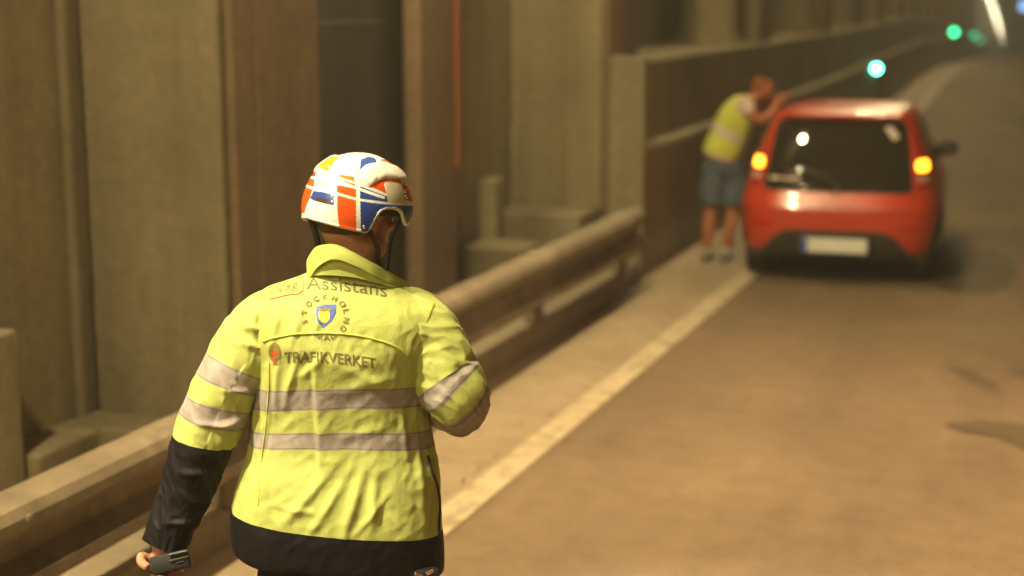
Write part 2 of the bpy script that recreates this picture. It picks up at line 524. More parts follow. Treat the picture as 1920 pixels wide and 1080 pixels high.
# ------------------------------------------------------------------ red hatchback
def car_paint(name, col, rough=0.28):
    m, nt, b = mat_new(name)
    f = noise_tex(nt, 3.0, 5, 0.6)
    c = ramp(nt, f, [(0.3, tuple(x * 0.88 for x in col)), (0.7, col)])
    nt.links.new(c, b.inputs['Base Color'])
    b.inputs['Roughness'].default_value = rough
    b.inputs['Coat Weight'].default_value = 0.35
    b.inputs['Coat Roughness'].default_value = 0.06
    return m
M['red_paint'] = car_paint('red_paint', (0.54, 0.042, 0.011))
M['glass'] = simple('dark_glass', (0.020, 0.016, 0.011), 0.04, spec=0.6)
M['tyre'] = simple('tyre', (0.018, 0.016, 0.014), 0.75)
M['rim'] = simple('rim', (0.12, 0.115, 0.11), 0.45, 0.6)
M['trim'] = simple('black_trim', (0.028, 0.026, 0.022), 0.6)
M['lens_red'] = simple('lens_red', (0.45, 0.02, 0.008), 0.12, coat=0.6)
M['lens_pale'] = simple('lens_pale', (0.60, 0.36, 0.28), 0.15, coat=0.6)
M['amber'] = emitter('amber_lit', (1.0, 0.27, 0.005), 10)
M['plate'] = simple('plate_white', (0.74, 0.73, 0.68), 0.4)
M['plate_blue'] = simple('plate_blue', (0.05, 0.08, 0.45), 0.4)
M['sticker'] = simple('sticker', (0.62, 0.52, 0.47), 0.5)
M['chrome'] = simple('chrome', (0.7, 0.68, 0.62), 0.15, 1.0)

ZL = [.20, .25, .33, .45, .55, .62, .68, .74, .80, .88, .95, 1.05, 1.15, 1.25, 1.315, 1.355, 1.380, 1.396, 1.406, 1.412]
WL = [.765, .81, .828, .838, .84, .84, .832, .82, .80, .768, .745, .705, .66, .615, .580, .550, .515, .455, .36, .18]
RL = [.10, .06, .025, .0, .0, .005, .04, .075, .095, .115, .135, .172, .215, .265, .30, .315, .40, .58, .85, 1.1]
FL = [3.36, 3.40, 3.42, 3.43, 3.42, 3.40, 3.37, 3.32, 3.20, 2.85, 2.62, 2.44, 2.26, 2.06, 1.90, 1.80, 1.72, 1.62, 1.50, 1.35]
def smooth_interp(z, xs, ys):
    return sum(np.interp(z + d, xs, ys) for d in (-.012, -.006, 0, .006, .012)) / 5
def car_lv(z):
    return smooth_interp(z, ZL, WL), smooth_interp(z, ZL, RL), smooth_interp(z, ZL, FL)
CN = 6.0
def rear_pt(x, z, off=0.0):
    w, r, f = car_lv(z)
    yc, l = (r + f) / 2, (f - r) / 2
    q = min(0.999, abs(x) / w) ** CN
    y = yc - l * (1 - q) ** (1 / CN)
    e = 1e-3
    return Vector((x, y - off, z + off * 0.25))
def side_pt(y, z, sx=1, off=0.0):
    w, r, f = car_lv(z)
    yc, l = (r + f) / 2, (f - r) / 2
    q = min(0.999, abs(y - yc) / l) ** CN
    return Vector((sx * (w * (1 - q) ** (1 / CN) + off), y, z + off * 0.3))
def front_pt(x, z, off=0.0):
    w, r, f = car_lv(z)
    yc, l = (r + f) / 2, (f - r) / 2
    q = min(0.999, abs(x) / w) ** CN
    return Vector((x, yc + l * (1 - q) ** (1 / CN) + off, z + off * 0.3))
def round_poly(pts, r=0.04, seg=5):
    out = []
    n = len(pts)
    for i in range(n):
        p0, p1, p2 = (Vector(pts[i - 1]), Vector(pts[i]), Vector(pts[(i + 1) % n]))
        a = p1 + (p0 - p1).normalized() * min(r, (p0 - p1).length * .45)
        c = p1 + (p2 - p1).normalized() * min(r, (p2 - p1).length * .45)
        for k in range(seg + 1):
            t = k / seg
            out.append((a * (1 - t) ** 2 + p1 * 2 * t * (1 - t) + c * t * t))
    res = []
    for i in range(len(out)):
        a, b = out[i], out[(i + 1) % len(out)]
        k = max(1, int((b - a).length / 0.05))
        for j in range(k):
            res.append(a.lerp(b, j / k))
    return res
def patch(mb, poly, fn, off, depth=0.02, rings=8, mi=0, r=0.04):
    """solid panel that follows a surface: front face on fn(u,v,off), back sunk in"""
    P = round_poly(poly, r) if r else [Vector(p) for p in poly]
    c = sum(P, Vector((0, 0))) / len(P)
    rr = []
    rr.append([fn(p.x, p.y, off - depth) for p in P])
    for k in range(rings):
        t = 1 - k / rings
        rr.append([fn(c.x + (p.x - c.x) * t, c.y + (p.y - c.y) * t, off if k else off - 0.004) for p in P])
        if k == 0:
            rr.append([fn(c.x + (p.x - c.x) * .985, c.y + (p.y - c.y) * .985, off) for p in P])
    o = len(mb.v)
    n = len(P)
    mb.loft(rr, caps=False, mi=mi)
    mb.v.append(tuple(fn(c.x, c.y, off)))
    ci = len(mb.v) - 1
    last = ci - n
    for j in range(n):
        mb.f.append((last + j, last + (j + 1) % n, ci)); mb.m.append(mi)

CAR_Y = 12.48
car = empty('parked_car', (-1.800, CAR_Y, 0.0), R(4.0), 'small red hatchback with lit amber hazard lights stopped at the line', 'car')
p = MB()
rings = []
zs = list(np.linspace(.262, 1.412, 62))
for z in zs:
    w, r, f = car_lv(z)
    yc, l = (r + f) / 2, (f - r) / 2
    ring = []
    for k in range(96):
        a = 2 * PI * (k + .5) / 96
        ca, sa = math.cos(a), math.sin(a)
        ring.append(Vector((w * math.copysign(abs(ca) ** (2 / CN), ca), yc + l * math.copysign(abs(sa) ** (2 / CN), sa), z)))
    rings.append(ring)
p.loft(rings)
body = p.build('body', M['red_paint'], car, smooth=True); smooth_angle(body, 50)
# roof spoiler lip over the rear window
p = MB()
p.loft([[rear_pt(x, 1.320, 0.0) + Vector((0, .02, 0)), rear_pt(x, 1.332, .045), rear_pt(x, 1.350, .055), rear_pt(x, 1.365, .03), rear_pt(x, 1.372, -.03)]
        for x in np.linspace(-.47, .47, 24)])
smooth_angle(p.build('spoiler', M['red_paint'], car), 60)
p = MB(); patch(p, [(-.59, .765), (.59, .765), (.505, 1.312), (-.505, 1.312)], rear_pt, .006, r=.07)
rw = p.build('rear_window', M['glass'], car, smooth=True)
p = MB(); patch(p, [(-.605, .75), (.605, .75), (.52, 1.325), (-.52, 1.325)], rear_pt, .003, r=.08)
p.build('window_seal', M['trim'], car)
p = MB(); patch(p, [(-.55, .835), (-.30, .835), (-.30, .865), (-.55, .865)], rear_pt, .008, .004, 3, r=0)
p.build('window_lettering_strip', M['sticker'], car)
p = MB(); patch(p, [(.34, 1.27), (.40, 1.28), (.47, 1.19), (.42, 1.165)], rear_pt, .008, .004, 3, r=.012)
p.build('sticker', M['sticker'], car)
for s in (-1, 1):
    q = lambda pts: [(s * x, z) for x, z in (pts if s > 0 else pts[::-1])]
    p = MB(); patch(p, q([(.612, .79), (.725, .79), (.700, .99), (.598, 1.23), (.560, 1.23), (.602, .97)]), rear_pt, .010, r=.02)
    tl = p.build('tail_lamp', M['lens_red'], car, smooth=True)
    p = MB(); patch(p, q([(.612, .925), (.708, .925), (.692, 1.01), (.606, 1.01)]), rear_pt, .016, .01, 4, r=.03)
    p.build('indicator', M['amber'], tl)
    p = MB(); patch(p, q([(.625, .835), (.722, .835), (.715, .895), (.617, .895)]), rear_pt, .014, .01, 4, r=.02)
    p.build('reverse_lamp', M['lens_pale'], tl)
    p = MB(); patch(p, q([(.50, .475), (.66, .475), (.66, .505), (.50, .505)]), rear_pt, .008, .01, 4, r=.012)
    p.build('reflector', M['lens_red'], car)
    # side glass, arches, wheels
    sp = lambda y, z, off: side_pt(y, z, s, off)
    p = MB(); patch(p, [(.55, .93), (1.35, .90), (1.35, 1.29), (.72, 1.27)], sp, .004, r=.05)
    p.build('side_window', M['glass'], car, smooth=True)
    p = MB(); patch(p, [(1.42, .90), (2.42, .89), (1.95, 1.24), (1.42, 1.29)], sp, .004, r=.05)
    p.build('side_window', M['glass'], car, smooth=True)
    for yw in (.55, 2.87):
        p = MB()
        c = [(yw + .335 * math.cos(a), .29 + .335 * math.sin(a)) for a in np.linspace(-.3, PI + .3, 22)]
        patch(p, [(a, max(.21, b)) for a, b in c], sp, .004, r=0)
        p.build('wheel_arch', M['trim'], car)
        wr = MB()
        xo = s * .66
        pr_ = [(-.085, .20), (-.088, .27), (-.07, .290), (.07, .290), (.088, .27), (.085, .20)]
        wr.loft([[Vector((xo + dx * 1.0, yw + rr_ * math.cos(a), .29 + rr_ * math.sin(a))) for a in np.linspace(0, 2 * PI, 37)[:-1]] for dx, rr_ in pr_], caps=True)
        wl = wr.build('wheel', M['tyre'], car); smooth_angle(wl, 35)
        wr = MB()
        wr.tube([(xo + s * .070, yw, .29), (xo + s * .089, yw, .29)], .19, 24)
        for k in range(7):
            a = 2 * PI * k / 7
            wr.box((xo + s * .092, yw + .1 * math.cos(a), .29 + .1 * math.sin(a)), (.01, .17, .035), rx=a)
        wr.build('rim', M['rim'], wl)
    # mirror
    p = MB(); p.ball((s * .83, 2.10, .95), (.095, .055, .075), seg=16); p.box((s * .78, 2.13, .91), (.16, .04, .035), bev=.01)
    mr = smooth_angle(p.build('wing_mirror', M['trim'], car), 50)
    p = MB(); p.box((s * .83, 2.046, .95), (.15, .012, .10), bev=.004); p.build('mirror_glass', M['glass'], mr)
    p = MB(); patch(p, [(1.55, .80), (1.72, .80), (1.72, .825), (1.55, .825)], sp, .02, .02, 3, r=.01)
    p.build('door_handle', M['red_paint'], car)
# lower black bumper insert
p = MB(); patch(p, [(-.62, .203), (.62, .203), (.60, .262), (.48, .40), (.39, .452), (-.39, .452), (-.48, .40), (-.60, .262)], rear_pt, .006, .03, 8, r=.03)
patch(p, [(-.78, .205), (.78, .205), (.78, .268), (-.78, .268)], rear_pt, -.004, .03, 4, r=.01)
bi = p.build('bumper_insert', M['trim'], car, smooth=True)
p = MB(); p.box((.0, -.035, .335), (.52, .012, .115), bev=.004); pl = p.build('number_plate', M['plate'], car)
p = MB(); p.box((-.235, -.0425, .335), (.048, .005, .110)); p.build('country_strip', M['plate_blue'], pl)
p = MB(); p.box((.0, -.018, .335), (.56, .03, .15), bev=.008); p.build('plate_recess', M['trim'], car)
# tailgate seams, handle, wiper, badge
def seam(pts, nm='tailgate_seam', r=.0035):
    p = MB(); P = []
    for (a, b) in zip(pts[:-1], pts[1:]):
        for t in np.linspace(0, 1, 10)[:-1]:
            P.append(rear_pt(a[0] + (b[0] - a[0]) * t, a[1] + (b[1] - a[1]) * t, .001))
    P.append(rear_pt(pts[-1][0], pts[-1][1], .001))
    p.tube(P, r, 6); p.build(nm, M['trim'], car)
seam([(-.60, .82), (-.60, .66), (-.55, .615), (.55, .615), (.60, .66), (.60, .82)])
p = MB(); patch(p, [(-.15, .655), (.15, .655), (.13, .70), (-.13, .70)], rear_pt, .012, .02, 4, r=.02); p.build('tailgate_handle', M['red_paint'], car)
p = MB()
q0 = rear_pt(0, .72, .007)
p.tube([rear_pt(.032 * math.cos(a), .735 + .036 * math.sin(a), .008) for a in np.linspace(0, 2 * PI, 17)], .005, 6, caps=False); p.build('badge', M['chrome'], car)
p = MB(); p.tube([rear_pt(.0, .80, .02), rear_pt(-.10, .86, .028), rear_pt(-.30, .93, .022)], .008, 8); p.tube([rear_pt(-.04, .86, .012), rear_pt(-.34, .95, .012)], .006, 6); p.ball(tuple(rear_pt(0, .80, .01)), .03)
p.build('rear_wiper', M['trim'], car)
p = MB(); p.box((0, 0, 0), (.18, .02, .02), bev=.004); p.build('high_brake_lamp', M['lens_red'], car, loc=tuple(rear_pt(0, 1.335, .06)))
p = MB(); patch(p, [(-.60, .93), (.60, .93), (.50, 1.33), (-.50, 1.33)], front_pt, .005, r=.07); p.build('windscreen', M['glass'], car, smooth=True)
p = MB(); patch(p, [(-.45, .30), (.45, .30), (.38, .45), (-.38, .45)], front_pt, .006, r=.05); p.build('grille', M['trim'], car)
for s in (-1, 1):
    p = MB(); patch(p, [(s * .48, .60), (s * .72, .64), (s * .68, .76), (s * .52, .72)][::s], front_pt, .006, r=.03); p.build('headlight', M['lens_pale'], car)
p = MB(); p.tube([(-.2, .9, 1.40), (-.2, .80, 1.50)], .004, 6); p.build('aerial', M['trim'], car)
# dark underbody
p = MB(); p.box((0, 1.7, .24), (1.42, 3.1, .08), bev=.02); p.build('underbody', M['trim'], car)

# far signs
sg = empty('tunnel_sign', W(0.05, 80, 2.75), head(80), 'blue lit sign at the right edge far down the tunnel', 'sign')
p = MB(); p.box((0, 0, 0), (.9, .10, .45), bev=.02); p.tube([(0, 0.1, .2), (0, 0.1, 3.2)], .03); p.build('housing', M['black'], sg)
p = MB(); p.box((0, -.055, 0), (.82, .012, .38)); p.build('sign_face', M['blue_sign'], sg)
sg = empty('red_signal', W(0.10, 66, 1.25), head(66), 'small red signal lamp at the right edge beyond the car', 'lamp')
p = MB(); p.tube([(0, 0, 0), (0, .10, 0)], .14, 20); p.tube([(0, .08, 0), (0, .08, -1.15)], .03); p.build('housing', M['black'], sg)
p = MB(); p.tube([(0, -.03, 0), (0, -.001, 0)], .11, 20); p.build('lens', M['red_lamp'], sg)
# --PEOPLE--
# ------------------------------------------------------------------ people: helpers
def fabric(name, col, rough=0.75, var=0.10, weave=220):
    m, nt, b = mat_new(name)
    f = noise_tex(nt, 9, 4, 0.6)
    w = noise_tex(nt, weave, 2, 0.5)
    c = ramp(nt, f, [(0.3, tuple(x * (1 - var) for x in col)), (0.7, tuple(min(1, x * (1 + var)) for x in col))])
    nt.links.new(c, b.inputs['Base Color'])
    b.inputs['Roughness'].default_value = rough
    b.inputs['Specular IOR Level'].default_value = 0.2
    bump(nt, b, w, 0.15, 0.002)
    return m

def hivis(name, bands, black_lo=None, black_hi=None):
    """yellow cloth with grey reflective bands; bands measured along the garment (attribute 'run')"""
    m, nt, b = mat_new(name)
    at = N(nt, 'ShaderNodeAttribute', attribute_name='run')
    run = at.outputs['Fac']
    f = noise_tex(nt, 7, 5, 0.6)
    dirt = noise_tex(nt, 2.2, 5, 0.7)
    w = noise_tex(nt, 260, 2, 0.5)
    c = ramp(nt, f, [(0.3, (0.43, 0.465, 0.115)), (0.7, (0.50, 0.535, 0.155))])
    d = ramp(nt, dirt, [(0.42, (0.86, 0.82, 0.80)), (0.62, (1, 1, 1))])
    c = mix(nt, 0.6, c, d, 'MULTIPLY')
    g = ramp(nt, f, [(0.3, (0.34, 0.29, 0.25)), (0.7, (0.42, 0.36, 0.31))])
    mask = None; edge = None
    for lo, hi in bands:
        k = math_n(nt, 'MULTIPLY', math_n(nt, 'GREATER_THAN', run, lo), math_n(nt, 'LESS_THAN', run, hi))
        mask = k if mask is None else math_n(nt, 'MAXIMUM', mask, k)
        for q in (lo + .004, hi - .004):          # sewn edges of the tape
            e = math_n(nt, 'LESS_THAN', math_n(nt, 'ABSOLUTE', math_n(nt, 'SUBTRACT', run, q)), .0011)
            edge = e if edge is None else math_n(nt, 'MAXIMUM', edge, e)
    if mask is not None:
        gg = ramp(nt, noise_tex(nt, 24, 6, 0.7), [(0.35, (.80, .79, .78)), (0.65, (1, 1, 1))])
        g = mix(nt, 1.0, g, gg, 'MULTIPLY')
        g = mix(nt, edge, g, (.20, .165, .12))
        c = mix(nt, mask, c, g)
    if black_lo is not None:
        c = mix(nt, math_n(nt, 'LESS_THAN', run, black_lo), c, (0.009, 0.007, 0.008))
    if black_hi is not None:
        c = mix(nt, math_n(nt, 'GREATER_THAN', run, black_hi), c, (0.009, 0.007, 0.008))
    nt.links.new(c, b.inputs['Base Color'])
    b.inputs['Roughness'].default_value = 0.62
    b.inputs['Specular IOR Level'].default_value = 0.22
    cr = noise_tex(nt, 34, 5, 0.75)
    hh = math_n(nt, 'ADD', math_n(nt, 'MULTIPLY', cr, 1.0), math_n(nt, 'MULTIPLY', w, 0.12))
    bump(nt, b, hh, 0.30, 0.010)
    return m

M['jacket_torso'] = hivis('jacket_torso', [(1.285, 1.340), (1.180, 1.226)], black_lo=0.963)
M['jacket_sleeve'] = hivis('jacket_sleeve', [(0.202, 0.259), (0.310, 0.365)], black_hi=0.417)
M['jacket_sleeve_right'] = hivis('jacket_sleeve_right', [(0.243, 0.285), (0.308, 0.345)], black_hi=0.44)
M['collar'] = fabric('collar_cloth', (0.46, 0.50, 0.12))
M['hivis_plain'] = fabric('hivis_plain', (0.50, 0.54, 0.09))
M['reflective'] = fabric('reflective', (0.48, 0.42, 0.38), 0.5)
M['dark_cloth'] = fabric('dark_cloth', (0.009, 0.007, 0.008), 0.8)
M['ink'] = simple('print_ink', (0.15, 0.125, 0.04), 0.7)
M['ink_pale'] = simple('print_pale', (0.23, 0.19, 0.04), 0.5)
M['ink_box'] = simple('print_box', (0.36, 0.29, 0.04), 0.6)
M['ink_red'] = simple('print_red', (0.62, 0.08, 0.02), 0.6)
M['ink_blue'] = simple('print_blue', (0.07, 0.13, 0.40), 0.55)
M['ink_gold'] = simple('print_gold', (0.80, 0.62, 0.06), 0.6)
M['strap'] = simple('strap_web', (0.015, 0.012, 0.010), 0.7)
M['boot'] = simple('boot_leather', (0.03, 0.025, 0.02), 0.5)
M['denim'] = fabric('denim', (0.085, 0.115, 0.155), 0.8, 0.35)
M['shirt'] = fabric('pale_shirt', (0.55, 0.42, 0.36), 0.8)
M['sock'] = fabric('sock', (0.5, 0.47, 0.42))
M['shoe'] = fabric('shoe', (0.16, 0.16, 0.15), 0.7)
M['hair'] = fabric('hair', (0.22, 0.07, 0.025), 0.7)
M['zip'] = simple('zip_black', (0.012, 0.010, 0.008), 0.5)
M['screen'] = simple('radio_face', (0.03, 0.028, 0.02), 0.4)

def skin(name, col):
    m, nt, b = mat_new(name)
    f = noise_tex(nt, 22, 5, 0.6)
    c = ramp(nt, f, [(0.3, tuple(x * .82 for x in col)), (0.7, col)])
    nt.links.new(c, b.inputs['Base Color'])
    b.inputs['Roughness'].default_value = 0.5
    b.inputs['Subsurface Weight'].default_value = 0.08
    b.inputs['Subsurface Radius'].default_value = (0.010, 0.004, 0.002)
    bump(nt, b, noise_tex(nt, 160, 3, 0.6), 0.15, 0.001)
    return m
M['skin'] = skin('skin', (0.50, 0.235, 0.135))
M['skin_red'] = skin('skin_tanned', (0.42, 0.15, 0.075))

def fuse(mb, name, mat, parent, voxel=0.006, smooth=2):
    """one continuous surface grown from overlapping volumes"""
    o = mb.build(name, mat, None, smooth=True)
    md = o.modifiers.new('fuse', 'REMESH'); md.mode = 'VOXEL'; md.voxel_size = voxel; md.use_smooth_shade = True
    if smooth:
        s = o.modifiers.new('relax', 'SMOOTH'); s.iterations = smooth; s.factor = 0.6
    dg = bpy.context.evaluated_depsgraph_get()
    me = bpy.data.meshes.new_from_object(o.evaluated_get(dg))
    old = o.data
    o.modifiers.clear()
    o.data = me
    bpy.data.meshes.remove(old)
    me.materials.clear(); me.materials.append(mat)
    o.parent = parent
    return o

def catmull(P, n):
    """resample rows (any number of columns) smoothly"""
    P = np.array(P, float); m_ = len(P)
    out = []
    for t in np.linspace(0, m_ - 1, n):
        i = min(int(t), m_ - 2); u = t - i
        p0, p1, p2, p3 = P[max(i - 1, 0)], P[i], P[i + 1], P[min(i + 2, m_ - 1)]
        out.append(.5 * ((2 * p1) + (-p0 + p2) * u + (2 * p0 - 5 * p1 + 4 * p2 - p3) * u * u + (-p0 + 3 * p1 - 3 * p2 + p3) * u ** 3))
    return np.array(out)

def nz(x, y, z, s=(1, 1, 1), o=0.0):
    return noise.noise(Vector((x * s[0] + o, y * s[1] + o * .7, z * s[2] - o * .3)))

def seg_ridge(px_, pz, a, b, w, taper=True):
    ax, az = a; bx, bz = b
    dx, dz = bx - ax, bz - az
    L2 = dx * dx + dz * dz
    t = max(0.0, min(1.0, ((px_ - ax) * dx + (pz - az) * dz) / L2))
    ex, ez = px_ - ax - dx * t, pz - az - dz * t
    k = math.exp(-(ex * ex + ez * ez) / (w * w))
    return k * (math.sin(PI * min(1, max(0, t * .86 + .07))) if taper else 1)

def shell_mesh(name, rings, run, mat, parent, cap_top=False, thick=0.004):
    nu = len(rings[0]); nv = len(rings)
    vs = [p for r in rings for p in r]
    fs = [(i * nu + j, i * nu + (j + 1) % nu, (i + 1) * nu + (j + 1) % nu, (i + 1) * nu + j) for i in range(nv - 1) for j in range(nu)]
    me = bpy.data.meshes.new(name)
    me.from_pydata([tuple(v) for v in vs], [], fs)
    a = me.attributes.new('run', 'FLOAT', 'POINT')
    a.data.foreach_set('value', np.array(run, np.float32))
    me.materials.append(mat)
    me.polygons.foreach_set('use_smooth', [True] * len(me.polygons))
    me.update()
    o = bpy.data.objects.new(name, me); COL.objects.link(o); o.parent = parent
    return o

# ------------------------------------------------------------------ the worker in the foreground
WK = empty('person', (-1.7328, 3.4452, 0.0), R(26.7),
           'helmeted person in yellow reflective jacket seen from behind, radio in left hand', 'person')

# torso of the jacket: height, centre x, half width, back depth, front depth, centre y
T = [(.846, -.006, .258, .135, .150, .00), (.856, -.006, .272, .150, .160, .00), (.90, -.007, .275, .156, .165, .00), (.96, -.007, .272, .158, .165, .00),
     (1.04, -.001, .262, .148, .16, .0), (1.12, .007, .250, .134, .15, .0), (1.20, .005, .236, .130, .145, .005), (1.28, .002, .226, .136, .14, .01),
     (1.36, .006, .226, .146, .135, .01), (1.43, .014, .238, .150, .125, .01), (1.48, .021, .240, .142, .115, .01), (1.515, .024, .232, .128, .10, .01),
     (1.545, .026, .205, .110, .09, .012), (1.568, .028, .165, .096, .08, .016), (1.588, .032, .125, .086, .075, .020), (1.605, .036, .098, .080, .072, .024), (1.625, .040, .084, .076, .070, .028)]
TT = catmull(T, 300)
NU = 480
# resample with more even height steps
RIDGES = [  # fold crests on the back: (x,z)->(x,z), width, height
    ((-.01, 1.15), (-.15, 0.975), .016, .010), ((.03, 1.14), (-.08, 0.965), .013, .009), ((.06, 1.14), (.00, 0.955), .016, .011),
    ((.09, 1.13), (.07, 0.975), .014, .008), ((-.04, 1.02), (-.17, 1.03), .012, .004), ((.12, 1.08), (.03, .97), .010, .006),
    ((-.175, 1.42), (-.175, 1.26), .010, .009), ((-.145, 1.43), (-.16, 1.28), .010, .008), ((-.095, 1.43), (-.135, 1.30), .012, .010), ((-.03, 1.43), (-.10, 1.36), .012, .006),
    ((-.135, 1.53), (-.16, 1.44), .010, .007), ((-.085, 1.53), (-.11, 1.45), .012, .008), ((-.18, 1.54), (-.19, 1.40), .012, .008), ((-.04, 1.52), (-.06, 1.46), .010, .004),
    ((.02, 1.34), (.16, 1.37), .018, .005), ((.00, 1.40), (.14, 1.33), .014, .004), ((.00, 1.21), (.12, 1.24), .014, .004), ((.20, 1.22), (.21, 1.00), .014, .006),
    ((-.17, 1.27), (-.21, 1.08), .010, -.007), ((.155, 1.30), (.17, 1.15), .012, .006), ((.10, 1.05), (.18, .96), .012, .004), ((-.21, 1.20), (-.18, 1.0), .014, .006)]
def smoothstep(a, b, x):
    t = max(0.0, min(1.0, (x - a) / (b - a)))
    return t * t * (3 - 2 * t)
rings = []; run = []
for row in TT:
    h, c0, hw, bk, fr, yc = row
    ring = []
    for k in range(NU):
        a = 2 * PI * k / NU
        ca, sa = math.cos(a), math.sin(a)
        n = 2.45
        x = c0 + hw * math.copysign(abs(ca) ** (2 / n), ca)
        dep = bk if sa < 0 else fr
        y = yc + dep * math.copysign(abs(sa) ** (2 / n), sa)
        # outward direction
        nrm = Vector((ca / hw, sa / dep, 0)).normalized()
        back = smoothstep(.15, -.35, sa)
        d = 0.0
        env = smoothstep(1.60, 1.52, h) * (1 if h > .96 else .8)
        d += env * .0042 * nz(x, y, h, (9, 9, 2.4), 3.1)
        d += env * .0022 * nz(x + h * .5, y, h, (16, 16, 7), 8.7)
        d += env * .0012 * (1 - abs(nz(x - h * .8, y, h + x * .4, (22, 22, 14), 1.7)) * 3)
        d += env * .0012 * nz(x, y, h, (60, 60, 40), 5.5)
        if back > 0:
            rd = 0.0
            for p, q, w_, am in RIDGES:
                if abs(x - (p[0] + q[0]) / 2) < .16 and abs(h - (p[1] + q[1]) / 2) < .16:
                    rd += am * seg_ridge(x, h, p, q, w_ * .8)
            d += back * rd * .95
            # the middle of the back: a box pleat whose right side stands proud and tips to the light
            if 1.10 < h < 1.44:
                e = smoothstep(1.10, 1.16, h) * smoothstep(1.44, 1.40, h)
                s_ = smoothstep(-.066, -.052, x - (1.3 - h) * .03)
                d += back * e * (.013 * s_ * smoothstep(.20, .05, x) - .006)
            # hollow of the spine above the waist
            d -= back * .006 * math.exp(-((x - .01) / .07) ** 2) * math.exp(-((h - 1.17) / .06) ** 2)
        zz = h - np.interp(h, (.84, .96, 1.15, 1.3, 1.44, 1.55, 1.62), (.12, .13, .05, .0, .05, .10, .0)) * (x - c0) - np.interp(h, (1.0, 1.15, 1.3, 1.42, 1.5), (0, .35, .45, .3, 0)) * (x - c0) ** 2 * (1 if sa < 0 else max(0, 1 - sa * 2)) + .004 * nz(x, y, 0, (5, 5, 5), h * 2)
        if h < .885:
            zz += .016 * nz(x, y, 0, (7, 7, 1), 4.0) * (1 - (h - .838) / .047)
        ring.append(Vector((x, y, zz)) + nrm * d)
        run.append(h)
    rings.append(ring)
jacket = shell_mesh('jacket', rings, run, M['jacket_torso'], WK)

def sleeve(path, rad, mat, name, nu=220, nv=230, seed=0., squash=1.0, tilt=0.0, ridges=()):
    P = catmull([list(p) + [r] for p, r in zip(path, rad)], nv)
    rings = []; run = []
    pts = [Vector(p[:3]) for p in P]
    s = 0.0; up = Vector((0, -1, 0)); a = None
    for i, p in enumerate(pts):
        if i: s += (p - pts[i - 1]).length
        t = (pts[min(i + 1, nv - 1)] - pts[max(i - 1, 0)]).normalized()
        a = (up - t * up.dot(t)).normalized() if a is None else (a - t * a.dot(t)).normalized()
        b = t.cross(a)
        ring = []
        for k in range(nu):
            q = 2 * PI * k / nu
            dr = .0055 * nz(math.cos(q), math.sin(q), s * 9, (1.3, 1.3, 1), seed)
            dr += .0040 * nz(math.cos(q + s * 6), math.sin(q + s * 6), s * 22, (1.6, 1.6, 1), seed + 4)
            dr += .0022 * (1 - 3 * abs(nz(math.cos(q), math.sin(q), s * 30 + q * 1.5, (2.2, 2.2, 1), seed + 9)))
            for (q0, s0, q1, s1, w_, am) in ridges:
                qq = (q + PI) % (2 * PI) - PI
                dr += am * seg_ridge(qq * .08, s, (q0 * .08, s0), (q1 * .08, s1), w_)
            r = P[i][3] + dr * min(1, s / .04)
            off = a * math.cos(q) * r + b * math.sin(q) * r * squash
            ring.append(p + off)
            run.append(s + tilt * math.sin(q) * r)
        rings.append(ring)
    return shell_mesh(name, rings, run, mat, WK)

LARM = [(-.095, .015, 1.475), (-.160, .012, 1.478), (-.218, .004, 1.422), (-.275, -.004, 1.335), (-.322, -.010, 1.232), (-.350, -.012, 1.160), (-.382, -.014, 1.070), (-.420, -.022, .985), (-.449, -.030, .915)]
LRAD = [.060, .084, .086, .082, .080, .077, .068, .060, .053]
sl = sleeve(LARM, LRAD, M['jacket_sleeve'], 'left_sleeve'.replace('left_', ''), seed=2.3, tilt=-.12, ridges=[
    (-.9, .10, .6, .15, .010, .010), (-.5, .06, .9, .125, .008, .008), (-.9, .23, .3, .27, .008, .007), (-.9, .335, .5, .365, .007, .009), (-1.2, .30, .0, .36, .007, .008),
    (.2, .12, 1.0, .05, .010, .010), (-.6, .47, .6, .50, .010, .008), (.5, .54, -.6, .58, .009, .008), (-.8, .61, .4, .64, .008, .009), (-.4, .42, -1.2, .50, .010, .008)])
RARM = [(.110, .015, 1.470), (.185, .008, 1.474), (.236, -.004, 1.415), (.268, -.020, 1.340), (.300, -.028, 1.292), (.308, -.002, 1.262), (.298, .070, 1.235), (.270, .165, 1.222), (.225, .250, 1.222)]
RRAD = [.060, .086, .092, .090, .084, .080, .074, .066, .055]
sr = sleeve(RARM, RRAD, M['jacket_sleeve_right'], 'sleeve', seed=7.9, tilt=-.10, ridges=[
    (-.6, .05, .2, .16, .012, .006), (.4, .08, .3, .19, .012, .005), (-.3, .27, .8, .29, .010, .006), (-.9, .33, .6, .36, .008, .007)])
# cuff tabs: yellow flash on the forearm
def on_curve(pts, r, name, mat, parent, seg=8, flat=1.0):
    p = MB(); p.tube(pts, r, seg, flat=flat); o = p.build(name, mat, parent, smooth=True); return o
p = MB()
p.loft([[Vector((x, y, z)) for x, y, z in row] for row in (
    [(-.352, .0, 1.030), (-.340, .002, 1.028), (-.338, .03, 1.028), (-.36, .03, 1.030)], [(-.360, -.005, 1.0), (-.341, .0, .998), (-.340, .03, .998), (-.37, .03, 1.0)],
    [(-.375, -.005, .965), (-.358, .0, .955), (-.358, .03, .955), (-.385, .03, .965)])])
p.build('cuff_flash', M['hivis_plain'], WK, smooth=True)
p = MB(); p.ball((-.428, -.018, 1.10), (.012, .028, .024)); p.build('elbow_flash', M['hivis_plain'], WK, smooth=True)

